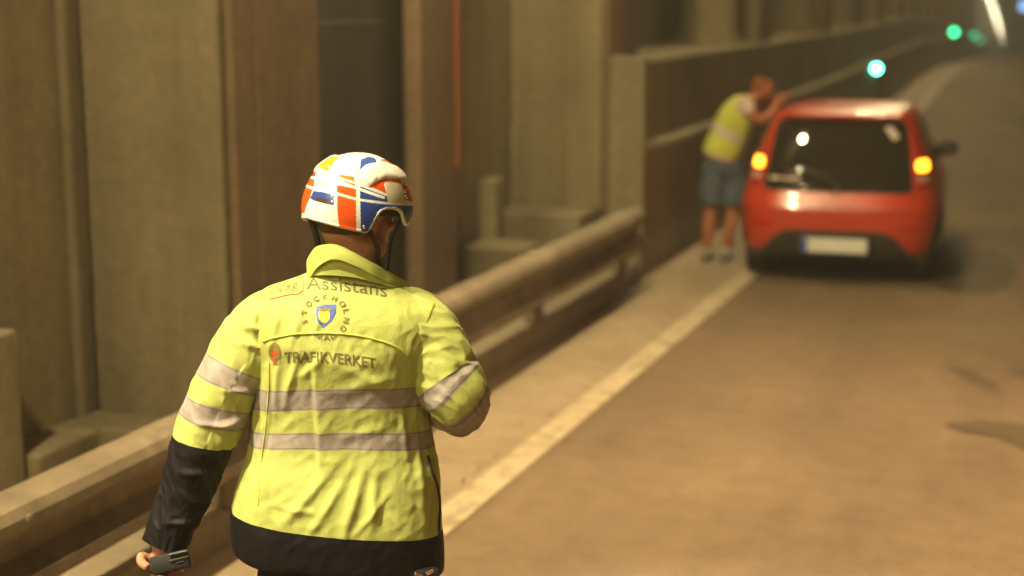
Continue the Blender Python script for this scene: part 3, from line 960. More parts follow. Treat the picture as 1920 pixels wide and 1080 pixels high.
# collar: standing band plus the folded-over edge
def strip(name, top, bot, out, mat, thick=.006, n=60, rows=14, bulge=.008):
    A = catmull(top, n); B = catmull(bot, n)
    p = MB(); rr = []
    cen = np.array([.045, .0, 1.6])
    for i in range(n):
        a, b = A[i], B[i]
        row_o = []; row_i = []
        for j in range(rows):
            t = j / (rows - 1)
            q = a * (1 - t) + b * t
            dn = q - cen; dn[2] = 0; dn /= np.linalg.norm(dn)
            k = out + bulge * math.sin(PI * t) + .0025 * nz(q[0], q[1], q[2], (30, 30, 30), 2.0)
            row_o.append(Vector(q + dn * k)); row_i.append(Vector(q + dn * (k - thick)))
        rr.append(row_o + row_i[::-1])
    p.loft(rr)
    return smooth_angle(p.build(name, mat, WK), 60)
top = [(-.050, .085, 1.585), (-.064, .035, 1.620), (-.056, -.018, 1.655), (-.036, -.056, 1.684), (.0, -.080, 1.690), (.048, -.080, 1.668), (.095, -.062, 1.636), (.142, -.028, 1.600), (.178, .030, 1.568), (.172, .09, 1.545)]
bot = [(-.052, .085, 1.575), (-.074, .030, 1.590), (-.064, -.022, 1.602), (-.040, -.056, 1.610), (.0, -.076, 1.612), (.050, -.080, 1.606), (.100, -.070, 1.590), (.145, -.046, 1.574), (.178, .010, 1.558), (.172, .09, 1.53)]
strip('collar', top, bot, .000, M['collar'], bulge=.001, thick=.004)
b2 = [(a[0] * 1.0, a[1] - .006, a[2] - dz) for a, dz in zip(top, (.03, .045, .055, .050, .034, .030, .030, .028, .022, .02))]
strip('collar_fold', top, b2, .009, M['collar'], .004, bulge=.001)

# decals placed on the back of the jacket: (x,z) design points dropped on to the cloth
bvh = BVHTree.FromPolygons([v.co for v in jacket.data.vertices], [tuple(f.vertices) for f in jacket.data.polygons])
DV = Vector((0, .945, -.326))
def drop(x, z, off=.0012):
    o = Vector((x, 0, z)) - DV * .6
    hit, nr, _, _ = bvh.ray_cast(o, DV)
    if hit is None:
        return Vector((x, -.13, z))
    if nr.y > 0: nr = -nr
    return hit + nr * off
def flat_decal(name, poly, mat, parent, off=.0012, rings=3):
    p = MB(); n = len(poly)
    cxx = sum(q[0] for q in poly) / n; czz = sum(q[1] for q in poly) / n
    P = []
    for i in range(n):
        a, b = poly[i], poly[(i + 1) % n]
        k = max(1, int(math.hypot(a[0] - b[0], a[1] - b[1]) / .006))
        P += [(a[0] + (b[0] - a[0]) * j / k, a[1] + (b[1] - a[1]) * j / k) for j in range(k)]
    rr = [[drop(cxx + (x - cxx) * t, czz + (z - czz) * t, off) for x, z in P] for t in (1, .75, .5, .25)]
    p.loft(rr, caps=False); c = len(p.v); p.v.append(tuple(drop(cxx, czz, off)))
    for j in range(len(P)):
        p.f.append((3 * len(P) + j, 3 * len(P) + (j + 1) % len(P), c)); p.m.append(0)
    return p.build(name, mat, parent)
def drop_text(body, size, mat, parent, fn, name='lettering', off=.0014, sx=1.0, bold=0.0):
    cu = bpy.data.curves.new('t', 'FONT'); cu.body = body; cu.size = size; cu.resolution_u = 3; cu.offset = bold
    to = bpy.data.objects.new('t', cu); COL.objects.link(to)
    dg = bpy.context.evaluated_depsgraph_get()
    me = bpy.data.meshes.new_from_object(to.evaluated_get(dg))
    bpy.data.objects.remove(to); bpy.data.curves.remove(cu)
    bm = bmesh.new(); bm.from_mesh(me); bpy.data.meshes.remove(me)
    bmesh.ops.triangulate(bm, faces=bm.faces)
    for _ in range(2):
        le = [e for e in bm.edges if e.calc_length() > .008]
        if le: bmesh.ops.subdivide_edges(bm, edges=le, cuts=1)
        bmesh.ops.triangulate(bm, faces=[f for f in bm.faces if len(f.verts) > 3])
    for v in bm.verts:
        x, z = fn(v.co.x * sx, v.co.y)
        v.co = drop(x, z, off)
    me = bpy.data.meshes.new(name); bm.to_mesh(me); bm.free()
    me.materials.append(mat)
    o = bpy.data.objects.new(name, me); COL.objects.link(o); o.parent = parent
    return o
def base_line(p0, p1, sag=0.0):
    L = math.hypot(p1[0] - p0[0], p1[1] - p0[1])
    def f(u, v):
        t = u / L
        x = p0[0] + (p1[0] - p0[0]) * t; z = p0[1] + (p1[1] - p0[1]) * t + sag * 4 * t * (1 - t)
        return x, z + v
    return f
drop_text('Assistans', .0535, M['ink'], jacket, base_line((-.073, 1.554), (.158, 1.522), .004), sx=1.02)
drop_text('Väg', .040, M['ink_pale'], jacket, base_line((-.150, 1.546), (-.085, 1.563)), sx=1.0)
def box_line(pts, name, mat, r):
    P = []
    for a, b in zip(pts[:-1], pts[1:]):
        k = max(2, int(math.hypot(a[0] - b[0], a[1] - b[1]) / .006))
        P += [drop(a[0] + (b[0] - a[0]) * j / k, a[1] + (b[1] - a[1]) * j / k, .0006) for j in range(k)]
    P.append(drop(*pts[-1], .0006))
    return on_curve(P, r, name, mat, jacket, 6)
box_line([(-.162, 1.534), (-.158, 1.578), (-.088, 1.594), (-.080, 1.590), (-.082, 1.552)], 'box_outline', M['ink_box'], .0014)
box_line([(-.162, 1.532), (-.120, 1.540), (-.092, 1.542), (-.082, 1.552)], 'box_outline', M['ink_red'], .0018)
# crest with ring of letters
cc = (-.028, 1.478)
sh = [(-.021, .026), (0, .031), (.027, .031), (.025, .008), (.014, -.014), (-.007, -.031), (-.019, -.014), (-.023, .006)]
cr = flat_decal('crest', [(cc[0] + x, cc[1] + z) for x, z in sh], M['ink_blue'], jacket, .0012)
flat_decal('crest_emblem', [(cc[0] - .003 + .014 * math.cos(a), cc[1] + .001 + .019 * math.sin(a)) for a in np.linspace(0, 2 * PI, 13)[:-1]], M['ink_gold'], cr, .0018)
flat_decal('crest_crown', [(cc[0] + x, cc[1] + z) for x, z in ((-.013, .012), (-.014, .022), (-.007, .017), (0, .024), (.007, .017), (.014, .022), (.013, .012))], M['ink_pale'], cr, .0021)
def arc_text(body, c, r, a0, a1, flip, size):
    n = len(body)
    for i, ch in enumerate(body):
        if ch == ' ': continue
        a = a0 + (a1 - a0) * (i + .5) / n
        q = a - PI / 2 if not flip else a + PI / 2
        def f(u, v, a=a, q=q):
            u -= size * .33; v -= size * .35
            return c[0] + r * math.cos(a) + u * math.cos(q) - v * math.sin(q), c[1] + r * math.sin(a) + u * math.sin(q) + v * math.cos(q)
        drop_text(ch, size, M['ink_letter'], jacket, f, 'crest_letter', .0022, bold=.0006)
M['ink_letter'] = simple('ink_letter', (0.22, 0.17, 0.04), 0.7)
arc_text('STOCKHOLM', cc, .052, R(205), R(-25), False, .020)
arc_text('RADIO', cc, .054, R(248), R(328), True, .020)
drop_text('TRAFIKVERKET', .037, M['ink'], jacket, base_line((-.130, 1.364), (.092, 1.341), .006), sx=.90, bold=.0006)
lg = flat_decal('logo', [(-.153 + .015 * math.cos(a), 1.392 + .024 * math.sin(a)) for a in np.linspace(0, 2 * PI, 17)[:-1]], M['ink_letter'], jacket, .0010)
flat_decal('logo_mark', [(-.164, 1.390), (-.158, 1.397), (-.153, 1.392), (-.147, 1.398), (-.143, 1.389), (-.148, 1.387), (-.160, 1.386)], M['ink_red'], lg, .0018)
flat_decal('logo_mark', [(-.156, 1.386), (-.150, 1.386), (-.150, 1.362), (-.157, 1.360)], M['ink_red'], lg, .0018)
# yoke piping, side zip, seams
yk = [(-.182, 1.428), (-.14, 1.436), (-.09, 1.440), (-.04, 1.440), (.01, 1.437), (.06, 1.430), (.11, 1.416), (.150, 1.398), (.172, 1.380)]
yk = [(q[0], q[1] - .006) for q in catmull(yk, 70)]
on_curve([drop(x, z, .0010) for x, z in yk], .0032, 'yoke_piping', M['hivis_plain'], jacket, 8)
zp = [tuple(q) for q in catmull([(.222, 1.118), (.232, 1.075), (.246, 1.035), (.252, .985), (.249, .935), (.248, .880)], 50)]
on_curve([drop(x, z, .0008) for x, z in zp], .0042, 'side_zip', M['zip'], jacket, 8)
for pts in ([(-.168, 1.37), (-.172, 1.30), (-.180, 1.22), (-.196, 1.12), (-.205, 1.0)],):
    q = [tuple(k) for k in catmull(pts, 60)]
    on_curve([drop(x, z, .0004) for x, z in q], .0016, 'seam', M['hivis_plain'], jacket, 6)
# shoulder stitching on the right
rb = BVHTree.FromPolygons([v.co for v in sr.data.vertices], [tuple(f.vertices) for f in sr.data.polygons])
def dropr(x, z, off):
    h_, n_, _, _ = rb.ray_cast(Vector((x, 0, z)) - DV * .6, DV)
    if h_ is None: return None
    return h_ + (n_ if n_.y < 0 else -n_) * off
for i in range(11):
    t = i / 10
    q = [dropr(.222 + .022 * t + dx, 1.462 + .052 * t + dz, .0012) for dx, dz in ((-.004, 0), (.004, .002))]
    if all(q): on_curve(q, .0007, 'stitch', M['hivis_plain'], sr, 5)

# helmet
HC = Vector((.058, .02, 1.765)); hy, ht = R(56), R(-7)
HF = Vector((math.sin(hy) * math.cos(ht), math.cos(hy) * math.cos(ht), math.sin(ht)))
HR = Vector((math.cos(hy), -math.sin(hy), 0)); HU = HR.cross(HF)
def hd(r_, f_, u_):
    return HC + HR * r_ + HF * f_ + HU * u_
POLY = {
    'orangeA': [(-150,36),(-153,-10),(-173,-7),(178,8),(178,22),(-168,37)],
    'blueRear': [(175,16),(147,16),(145,4),(168,6),(178,8)],
    'darkRear': [(171,10),(151,10),(151,5),(168,6)],
    'orangeMid': [(146,25),(124,23),(120,-21),(138,-18)],
    'orangeMid2': [(148,37),(127,36),(125,24),(147,28)],
    'blueSide': [(120,27),(105,24),(89,18),(88,11),(31,7),(32,1),(55,-12),(68,3),(79,6),(91,5),(100,1),(103,-12),(108,-24),(117,-22)],
    'blueTop': [(123,64),(100,72),(81,69),(89,59),(109,54),(122,44)],
    'orangeArc': [(111,27),(100,34),(86,38),(62,37),(58,33),(88,33),(91,30),(89,20),(103,25)],
    'orangeRight': [(62,32),(30,28),(31,19),(31,10),(60,14)],
    'orangeTop': [(67,67),(27,65),(29,50),(30,39),(54,54),(74,60)],
    'yellowTop': [(-167,40),(-173,56),(171,59),(165,40)],
    'swoop': [(121,41),(109,52),(73,59),(29,50),(30,35),(57,35),(85,39),(105,31),(111,27),(120,31)],
    'bumpL': [(-150,36),(-149,48),(-148,63),(173,62),(164,44),(-177,37)]}
LINES = {'lineA': [(-150,29),(149,30),(124,24),(93,16)], 'lineB': [(-158,20),(143,16),(120,12),(84,10),(31,9),(0,9)],
         'lineC': [(171,37),(124,29),(90,19)], 'lineV': [(133,60),(122,23),(117,-22)], 'lineV2': [(168,53),(145,16),(140,-19)]}
unw = lambda L: np.array([((a + 360 if a < 0 else a), e) for a, e in L], float)
def inpoly(P, X, Y):
    c = np.zeros(X.shape, bool); n = len(P)
    for i in range(n):
        x1, y1 = P[i]; x2, y2 = P[(i + 1) % n]
        if y1 == y2: continue
        k = ((y1 > Y) != (y2 > Y)) & (X < (x2 - x1) * (Y - y1) / (y2 - y1) + x1)
        c ^= k
    return c
def dline(P, X, Y):
    d = np.full(X.shape, 1e9)
    for a, b in zip(P[:-1], P[1:]):
        co = np.cos(np.radians(Y))
        dx, dy = b - a; L2 = (dx * .8) ** 2 + dy ** 2
        t = np.clip(((X - a[0]) * dx * .64 + (Y - a[1]) * dy) / L2, 0, 1)
        d = np.minimum(d, np.hypot((X - a[0] - dx * t) * co, Y - a[1] - dy * t))
    return d
NA, NE = 720, 260
az = np.linspace(0, 360, NA, endpoint=False)
rimx = [0, 15, 32, 54, 62, 68, 75, 84, 92, 97, 101, 104, 108, 120, 139, 160, 180]
rimy = [-5, -6, -9, -13, -8, 1, 4.5, 5.5, 4, 1, -7, -16, -21, -20, -17, -14, -12]
azm = np.where(az > 180, 360 - az, az)
rim = np.interp(azm, rimx, rimy)
rim = sum(np.roll(rim, k) for k in range(-4, 5)) / 9
tt = np.linspace(0, 1, NE)
EL = rim[None, :] + (90 - rim[None, :]) * tt[:, None]
AZ = np.repeat(az[None, :], NE, 0)
Xp = np.where(AZ > 215, 360 - AZ, AZ)
white = np.array([.78, .76, .66]); orange = np.array([.68, .085, .010]); blue = np.array([.025, .06, .26]); gold = np.array([.80, .30, .02])
colr = np.tile(white, (NE, NA, 1))
for k, c in (('orangeA', orange), ('blueRear', blue), ('orangeMid', orange), ('orangeMid2', np.array([.72, .16, .02])), ('blueSide', blue), ('blueTop', blue * 1.3),
             ('orangeArc', orange), ('orangeRight', orange), ('orangeTop', orange), ('yellowTop', gold), ('darkRear', np.array([.06, .04, .03]))):
    colr[inpoly(unw(POLY[k]), Xp, EL)] = c
colr[inpoly(unw([(88,33),(61,33),(60,14),(63,10),(88,11),(89,20)]), Xp, EL)] = (.60, .54, .38)
colr[inpoly(unw([(176,26),(152,25),(150,21),(174,21)]), Xp, EL)] = (.50, .44, .40)
for k, w_ in (('lineA', 1.5), ('lineB', 1.3), ('lineC', 1.3), ('lineV', 1.9), ('lineV2', 1.7)):
    colr[dline(unw(LINES[k]), Xp, EL) < w_] = white
# raised swoops
hm = np.zeros(EL.shape)
for k in ('swoop', 'bumpL'): hm[inpoly(unw(POLY[k]), Xp, EL)] = 1
for _ in range(14):
    hm = (hm + np.roll(hm, 3, 1) + np.roll(hm, -3, 1) + np.vstack([hm[2:], hm[-1:], hm[-1:]]) + np.vstack([hm[:1], hm[:1], hm[:-2]])) / 5
rl = 1 - np.clip((EL - rim[None, :]) / 2.5, 0, 1)
vs = []
for i in range(NE):
    for j in range(NA):
        a, e = math.radians(AZ[i, j]), math.radians(EL[i, j])
        k = 1 + .055 * hm[i, j] + .018 * rl[i, j]
        k *= 1 + .012 * math.cos(2 * a) * math.cos(e)
        vs.append(tuple(hd(.115 * math.cos(e) * math.sin(a) * k, .142 * math.cos(e) * math.cos(a) * k, .135 * math.sin(e) * k)))
fs = [(i * NA + j, i * NA + (j + 1) % NA, (i + 1) * NA + (j + 1) % NA, (i + 1) * NA + j) for i in range(NE - 1) for j in range(NA)]
me = bpy.data.meshes.new('helmet'); me.from_pydata(vs, [], fs)
ca_ = me.color_attributes.new('paint', 'FLOAT_COLOR', 'POINT')
ca_.data.foreach_set('color', np.concatenate([colr.reshape(-1, 3), np.ones((NE * NA, 1))], 1).ravel().astype(np.float32))
me.polygons.foreach_set('use_smooth', [True] * len(me.polygons))
m, nt, b = mat_new('helmet_paint')
at = N(nt, 'ShaderNodeVertexColor', layer_name='paint')
sc = ramp(nt, noise_tex(nt, 60, 6, 0.7), [(0.35, (.86, .84, .80)), (0.6, (1, 1, 1))])
nt.links.new(mix(nt, 1.0, at.outputs[0], sc, 'MULTIPLY'), b.inputs['Base Color'])
b.inputs['Roughness'].default_value = 0.22
b.inputs['Coat Weight'].default_value = 0.5
me.materials.append(m)
helmet = bpy.data.objects.new('helmet', me); COL.objects.link(helmet); helmet.parent = WK
sd = helmet.modifiers.new('thickness', 'SOLIDIFY'); sd.thickness = 0.006; sd.offset = -1
helmet['label'] = 'scuffed helmet painted in orange, white and blue fields'
# rim edge bead, bolts, inner liner
p = MB()
P = []
for j in range(0, NA, 4):
    P.append(Vector(vs[j]))
P.append(P[0]); p.tube(P, .0028, 6, caps=False)
M['rim_white'] = simple('rim_white', (.72, .68, .56), .35)
p.build('rim_bead', M['rim_white'], helmet, smooth=True)
def hpt(a, e, k=1.0):
    a, e = R(a), R(e)
    return hd(.115 * math.cos(e) * math.sin(a) * k, .142 * math.cos(e) * math.cos(a) * k, .135 * math.sin(e) * k)
for a, e in ((112, -15), (-112, -15), (58, 17), (58, 23)):
    p = MB(); p.ball(hpt(a, e, 1.03), .0055, seg=10); p.build('bolt', M['chrome'], helmet, smooth=True)
p = MB()
p.loft([[hpt(a, e, .93) for a in range(0, 360, 6)] for e in (-4, 5, 30, 60, 85)], caps=True)
p.build('liner', M['strap'], helmet, smooth=True)
def web(pts, w=.009, nm='chin_strap'):
    P = catmull(pts, 24); p = MB(); p.tube([Vector(q) for q in P], w, 8, flat=.35); p.build(nm, M['strap'], helmet, smooth=True)
chin = tuple(hd(.0, .088, -.155))
web([tuple(hpt(110, -12, .93)), tuple(hd(.088, .005, -.085)), tuple(hd(.074, .022, -.125)), tuple(hd(.040, .07, -.158)), chin])
web([tuple(hpt(60, -6, .94)), tuple(hd(.080, .055, -.07)), tuple(hd(.070, .060, -.11)), tuple(hd(.045, .074, -.15)), chin])
web([tuple(hpt(-110, -12, .93)), tuple(hd(-.083, .012, -.085)), tuple(hd(-.070, .03, -.125)), tuple(hd(-.036, .07, -.158)), chin])
web([tuple(hpt(-165, -6, .93)), tuple(hd(-.02, -.105, -.075)), tuple(hd(-.045, -.07, -.115)), tuple(hd(-.06, -.01, -.13))])

# body: one continuous surface from head to boots, hands included
B_ = MB()
B_.ball(tuple(hd(0, -.012, .015)), (.075, .075, .10), rot=None)
Q = Matrix((HR, HF, HU)).transposed()
B_.v = []; B_.f = []; B_.m = []
B_.ball(tuple(hd(0, -.018, .010)), (.076, .094, .090), rot=Q, seg=28)          # cranium
B_.ball(tuple(hd(0, .030, -.045)), (.060, .062, .075), rot=Q, seg=28)         # face
B_.ball(tuple(hd(0, .050, -.098)), (.040, .042, .032), rot=Q, seg=20)         # chin
for s in (-1, 1):
    B_.ball(tuple(hd(s * .044, .012, -.082)), (.022, .048, .030), rot=Q, seg=16)      # jaw
    B_.ball(tuple(hd(s * .038, .070, -.036)), (.020, .016, .014), rot=Q, seg=14)      # cheekbone
    B_.ball(tuple(hd(s * .076, -.006, -.030)), (.008, .018, .032), rot=Q, seg=16)     # ear
    B_.ball(tuple(hd(s * .083, -.016, -.022)), (.006, .012, .022), rot=Q, seg=12)
    B_.ball(tuple(hd(s * .030, .082, -.012)), (.020, .010, .007), rot=Q, seg=12)      # brow
B_.tube([tuple(hd(0, .086, -.018)), tuple(hd(0, .100, -.038)), tuple(hd(0, .106, -.052))], [.008, .010, .012], 10)   # nose
B_.ball(tuple(hd(0, .090, -.056)), (.018, .012, .008), rot=Q, seg=12)
B_.ball(tuple(hd(0, .088, -.075)), (.024, .008, .005), rot=Q, seg=12)         # lips
B_.ball(tuple(hd(0, .086, -.084)), (.021, .008, .006), rot=Q, seg=12)
B_.tube([(.035, .015, 1.50), (.038, .012, 1.60), (.048, .012, 1.66), tuple(hd(-.004, -.030, -.06)), tuple(hd(0, -.02, -.01))], [.080, .066, .061, .060, .058], 24)
B_.loft([[Vector((cx_ + w_ * math.cos(a), yy + d_ * math.sin(a), z)) for a in np.linspace(0, 2 * PI, 33)[:-1]]
         for z, cx_, w_, d_, yy in ((.78, 0, .12, .09, 0), (.88, 0, .165, .11, 0), (1.0, 0, .155, .105, 0), (1.12, .002, .145, .098, 0), (1.26, .005, .165, .108, .005), (1.38, .012, .18, .112, .01), (1.46, .02, .175, .10, .01), (1.52, .028, .12, .075, .012), (1.56, .034, .075, .06, .012))])
def arm(pth, rr):
    B_.tube([Vector(q) for q in catmull(pth, 40)], list(catmull([[r_] for r_ in rr], 40)[:, 0]), 18)
arm(LARM[1:], [.055, .052, .049, .045, .042, .042, .036, .028])
arm(RARM[1:], [.055, .054, .050, .045, .044, .044, .038, .030])
# left hand: wrist at the cuff, palm towards the camera, radio lying across it
wr = Vector((-.452, -.030, .912))
B_.tube([(-.448, -.028, .945), tuple(wr), (-.452, -.030, .885)], [.029, .027, .028], 16)
Hq = Euler((0, R(8), 0)).to_matrix()
def palm(c, sz, rot): B_.ball(c, sz, rot=rot, seg=20)
palm((-.452, -.028, .862), (.040, .018, .040), Hq); palm((-.446, -.030, .835), (.042, .016, .034), Hq)
fing = [(-.482, .830, .026, .0085), (-.459, .822, .030, .009), (-.436, .820, .028, .009), (-.414, .826, .024, .008)]
for i, (fx, fz, l_, r_) in enumerate(fing):
    P = [(fx + .004, -.028, fz + .02), (fx, -.034, fz - .010), (fx + .003, -.052, fz - .030 - l_ * .2), (fx + .010, -.082, fz - .022), (fx + .016, -.102, fz + .004), (fx + .018, -.106, fz + .022)]
    B_.tube([Vector(q) for q in catmull(P, 26)], [r_ * (1.15 if abs(k - 10) < 3 or abs(k - 17) < 2 else 1.0) * (1 - .006 * k) for k in range(26)], 12)
P = [(-.462, -.030, .880), (-.485, -.038, .882), (-.503, -.050, .893), (-.500, -.080, .890), (-.482, -.102, .884)]
B_.tube([Vector(q) for q in catmull(P, 26)], [.016 - .0055 * k / 25 + (.0015 if 10 < k < 14 else 0) for k in range(26)], 14)
# right hand, held in front of the body
wq = Vector((.225, .250, 1.222))
B_.tube([tuple(wq - Vector((-.02, .03, 0))), tuple(wq), (.205, .285, 1.228)], [.030, .028, .027], 16)
palm((.190, .315, 1.232), (.036, .042, .020), Euler((0, 0, R(30))).to_matrix())
for i in range(4):
    bx = Vector((.150 + i * .019, .335 + i * .010, 1.236))
    d_ = Vector((-.50, .82, 0)).normalized()
    P = [bx - d_ * .01, bx + d_ * .022, bx + d_ * .040 + Vector((0, 0, -.012)), bx + d_ * .042 + Vector((0, 0, -.036)), bx + d_ * .028 + Vector((0, 0, -.048))]
    B_.tube([Vector(q) for q in catmull([list(q) for q in P], 20)], [.0088 - .0001 * k for k in range(20)], 12)
P = [(.178, .295, 1.236), (.150, .290, 1.244), (.132, .305, 1.246), (.122, .325, 1.238)]
B_.tube([Vector(q) for q in catmull(P, 20)], [.0125 - .00018 * k for k in range(20)], 12)
# legs, walking: left foot ahead, right foot behind
LL = [(-.10, .0, .86), (-.115, .03, .70), (-.125, .09, .50), (-.125, .085, .30), (-.128, .10, .10), (-.128, .12, .06)]
RL_ = [(.10, .0, .86), (.115, -.01, .70), (.125, .00, .50), (.125, -.11, .30), (.128, -.20, .13), (.128, -.20, .09)]
for P in (LL, RL_):
    B_.tube([Vector(q) for q in catmull(P, 36)], list(catmull([[.095], [.082], [.058], [.055], [.038], [.036]], 36)[:, 0]), 18)
B_.tube([(-.128, .06, .05), (-.128, .22, .035)], [.038, .030], 14)
B_.tube([(.128, -.25, .08), (.128, -.10, .035)], [.036, .030], 14)
body_ = fuse(B_, 'body', M['skin'], WK, .0042, 2)
# eyes (face is turned away but real)
for s in (-1, 1):
    p = MB(); p.ball(tuple(hd(s * .030, .078, -.024)), .011, seg=16); ey = p.build('eye', M['rim_white'], WK, smooth=True)
p = MB()
P = [hd(.0765 * math.sin(a), -.018 - .0 + .094 * math.cos(a), -.040) for a in np.linspace(R(110), R(250), 20)]
p.loft([[hd(.079 * math.sin(a) * k, -.018 + .097 * math.cos(a) * k, u) for a in np.linspace(R(100), R(260), 24)] for u, k in ((.0, 1.0), (-.03, .985), (-.052, .90), (-.062, .80))], caps=False, closed=False)
M['stubble'] = fabric('stubble_hair', (.10, .055, .03), .85)
hr = p.build('hair', M['stubble'], WK, smooth=True)

# trousers
def leg_cloth(P, rr, parent, name='trousers', n=110, nu=72, seed=0.):
    C_ = catmull([list(a) + [b] for a, b in zip(P, rr)], n)
    p = MB(); rg = []
    for i, row in enumerate(C_):
        rg.append([Vector((row[0] + (row[3] + .006 * nz(math.cos(q), math.sin(q), row[2] * 16, (1.5, 1.5, 1), seed)) * math.cos(q),
                           row[1] + (row[3] * 1.02 + .006 * nz(math.cos(q), math.sin(q), row[2] * 16, (1.5, 1.5, 1), seed + 2)) * math.sin(q), row[2]))
                   for q in [2 * PI * k / nu for k in range(nu)]])
    return rg
p = MB()
for sgn, P in ((-1, LL), (1, RL_)):
    Pt = [(P[0][0] * .9, P[0][1], .885)] + [tuple(q) for q in P[:5]]
    p.loft(leg_cloth(Pt, [.112, .118, .106, .086, .082, .078], WK, seed=sgn + 2))
p.loft([[Vector((w_ * math.cos(q), d_ * math.sin(q), z)) for q in [2 * PI * k / 60 for k in range(60)]] for z, w_, d_ in ((.74, .10, .08), (.80, .20, .13), (.88, .215, .14), (.95, .205, .135), (1.0, .19, .12))])
tr = fuse(p, 'trousers', M['dark_cloth'], WK, .007, 2)
for fx, fy, fz, pitch in ((-.128, .135, .0, 0), (.128, -.175, .0, R(-22))):
    p = MB()
    secs = [(-.10, .040, .075), (-.06, .045, .095), (0, .044, .10), (.06, .048, .065), (.12, .050, .052), (.165, .036, .040)]
    p.loft([[Vector((w_ * math.cos(q), yy, max(0, h_ * .5 + h_ * .5 * math.sin(q)))) for q in [2 * PI * k / 24 for k in range(24)]] for yy, w_, h_ in secs])
    p.tube([(0, -.055, .05), (0, -.055, .17)], [.05, .055], 20)
    bo = p.build('boot', M['boot'], WK, smooth=True); bo.location = (fx, fy - .0, fz if pitch == 0 else .045); bo.rotation_euler.x = pitch

# radio in the hand and the clip case on the belt
wm = Matrix.Translation((-1.7328, 3.4452, 0)) @ Matrix.Rotation(R(26.7), 4, 'Z')
rd = empty('handheld_radio', wm @ Vector((-.428, -.085, .890)), R(26.7), 'black handheld radio gripped in the left hand of the helmeted person', 'radio')
p = MB(); p.box((0, 0, 0), (.096, .034, .046), rx=R(-25), ry=R(-12), bev=.006); p.box((-.030, .0, -.016), (.055, .036, .030), rx=R(-25), ry=R(12), bev=.008)
smooth_angle(p.build('case', M['black'], rd), 40)
p = MB(); p.box((.022, -.004, .024), (.046, .030, .004), rx=R(-25), ry=R(-12), bev=.001); p.build('top_plate', M['screen'], rd)
p = MB(); p.box((.022, -.0195, .0165), (.048, .003, .003), rx=R(-25), ry=R(-12)); p.box((.026, -.021, .008), (.020, .002, .002), rx=R(-25), ry=R(-12)); p.build('metal_edge', M['chrome'], rd)
bc = empty('belt_case', wm @ Vector((.212, -.118, .818)), R(26.7), 'black case with brass clips hanging from the belt under the jacket hem', 'case')
p = MB(); p.box((0, 0, -.01), (.062, .035, .10), bev=.008); smooth_angle(p.build('pouch', M['black'], bc), 40)
p = MB()
for cxx, cz_, an in ((-.020, .030, 20), (.008, .036, -25), (-.034, .014, 70)):
    p.box((cxx, -.014, cz_), (.024, .010, .010), ry=R(an), bev=.003)
M['brass'] = simple('brass', (.75, .58, .42), .25, 1.0)
p.build('clip', M['brass'], bc)

# ------------------------------------------------------------------ second person leaning on the car
P2 = empty('person', (-2.93, 13.35, 0.0), R(13.0), 'person in yellow vest and denim shorts leaning on the red car', 'person')
B_ = MB()
hips = (.02, 0, .93)
B_.tube([(.0, 0, .86), (.03, .0, .98), (.09, .02, 1.15), (.155, .04, 1.32), (.19, .05, 1.40)], [.145, .135, .140, .160, .11], 24, flat=.75)
B_.tube([(.19, .05, 1.38), (.255, .06, 1.43), (.30, .07, 1.46)], [.075, .060, .055], 18)
B_.ball((.34, .08, 1.505), (.088, .082, .105), rot=Euler((0, R(35), 0)).to_matrix(), seg=24)
B_.ball((.385, .085, 1.465), (.048, .055, .055), seg=18)
B_.tube([(.415, .085, 1.49), (.435, .087, 1.475)], [.010, .013], 10)
for s in (-1, 1): B_.ball((.335, .08 + s * .082, 1.49), (.016, .008, .03), seg=12)
def arm2(P, rr, hd_):
    B_.tube([Vector(q) for q in catmull(P, 24)], list(catmull([[r_] for r_ in rr], 24)[:, 0]), 14)
    e = Vector(P[-1]); d_ = (e - Vector(P[-2])).normalized()
    B_.ball(tuple(e + d_ * .04), (.045, .036, .018), seg=14)
    for k in range(4):
        o_ = Vector((0, (k - 1.5) * .019, 0))
        B_.tube([e + d_ * .06 + o_, e + d_ * .10 + o_ + Vector((0, 0, -.004)), e + d_ * .128 + o_ + Vector((0, 0, -.016))], [.0095, .009, .008], 8)
    B_.tube([e + d_ * .02 + Vector((0, -.02, 0)), e + d_ * .05 + Vector((0, -.055, -.002)), e + d_ * .075 + Vector((0, -.062, -.008))], [.012, .010, .009], 8)
arm2([(.185, -.13, 1.38), (.30, -.15, 1.27), (.40, -.10, 1.30), (.465, -.05, 1.385)], [.055, .048, .042, .030], 1)
arm2([(.20, .17, 1.40), (.33, .20, 1.36), (.42, .17, 1.40), (.50, .14, 1.440)], [.055, .046, .040, .030], 1)
for P in ([(-.055, .01, .88), (-.075, .0, .70), (-.085, .0, .50), (-.100, -.03, .28), (-.110, -.02, .09)], [(.10, .0, .88), (.12, .02, .70), (.115, .02, .50), (.085, -.02, .28), (.055, -.01, .09)]):
    B_.tube([Vector(q) for q in catmull(P, 30)], list(catmull([[.088], [.074], [.055], [.058], [.036]], 30)[:, 0]), 16)
    e = P[-1]; B_.tube([(e[0], e[1] - .03, .05), (e[0] + .02, e[1] + .14, .035)], [.036, .028], 12)
fuse(B_, 'body', M['skin_red'], P2, .007, 2)
def shell2(name, rows, mat, n=3.0, nu=64):
    rr = catmull(rows, 40); p = MB()
    p.loft([[Vector((x + w_ * math.copysign(abs(math.cos(q)) ** .85, math.cos(q)) * ct, yy + d_ * math.copysign(abs(math.sin(q)) ** .85, math.sin(q)), z - w_ * st * math.cos(q) + .006 * nz(q * 2, z * 8, 0)))
              for q in [2 * PI * k / nu for k in range(nu)]] for x, yy, z, w_, d_, ct, st in rr])
    return smooth_angle(p.build(name, mat, P2), 50)
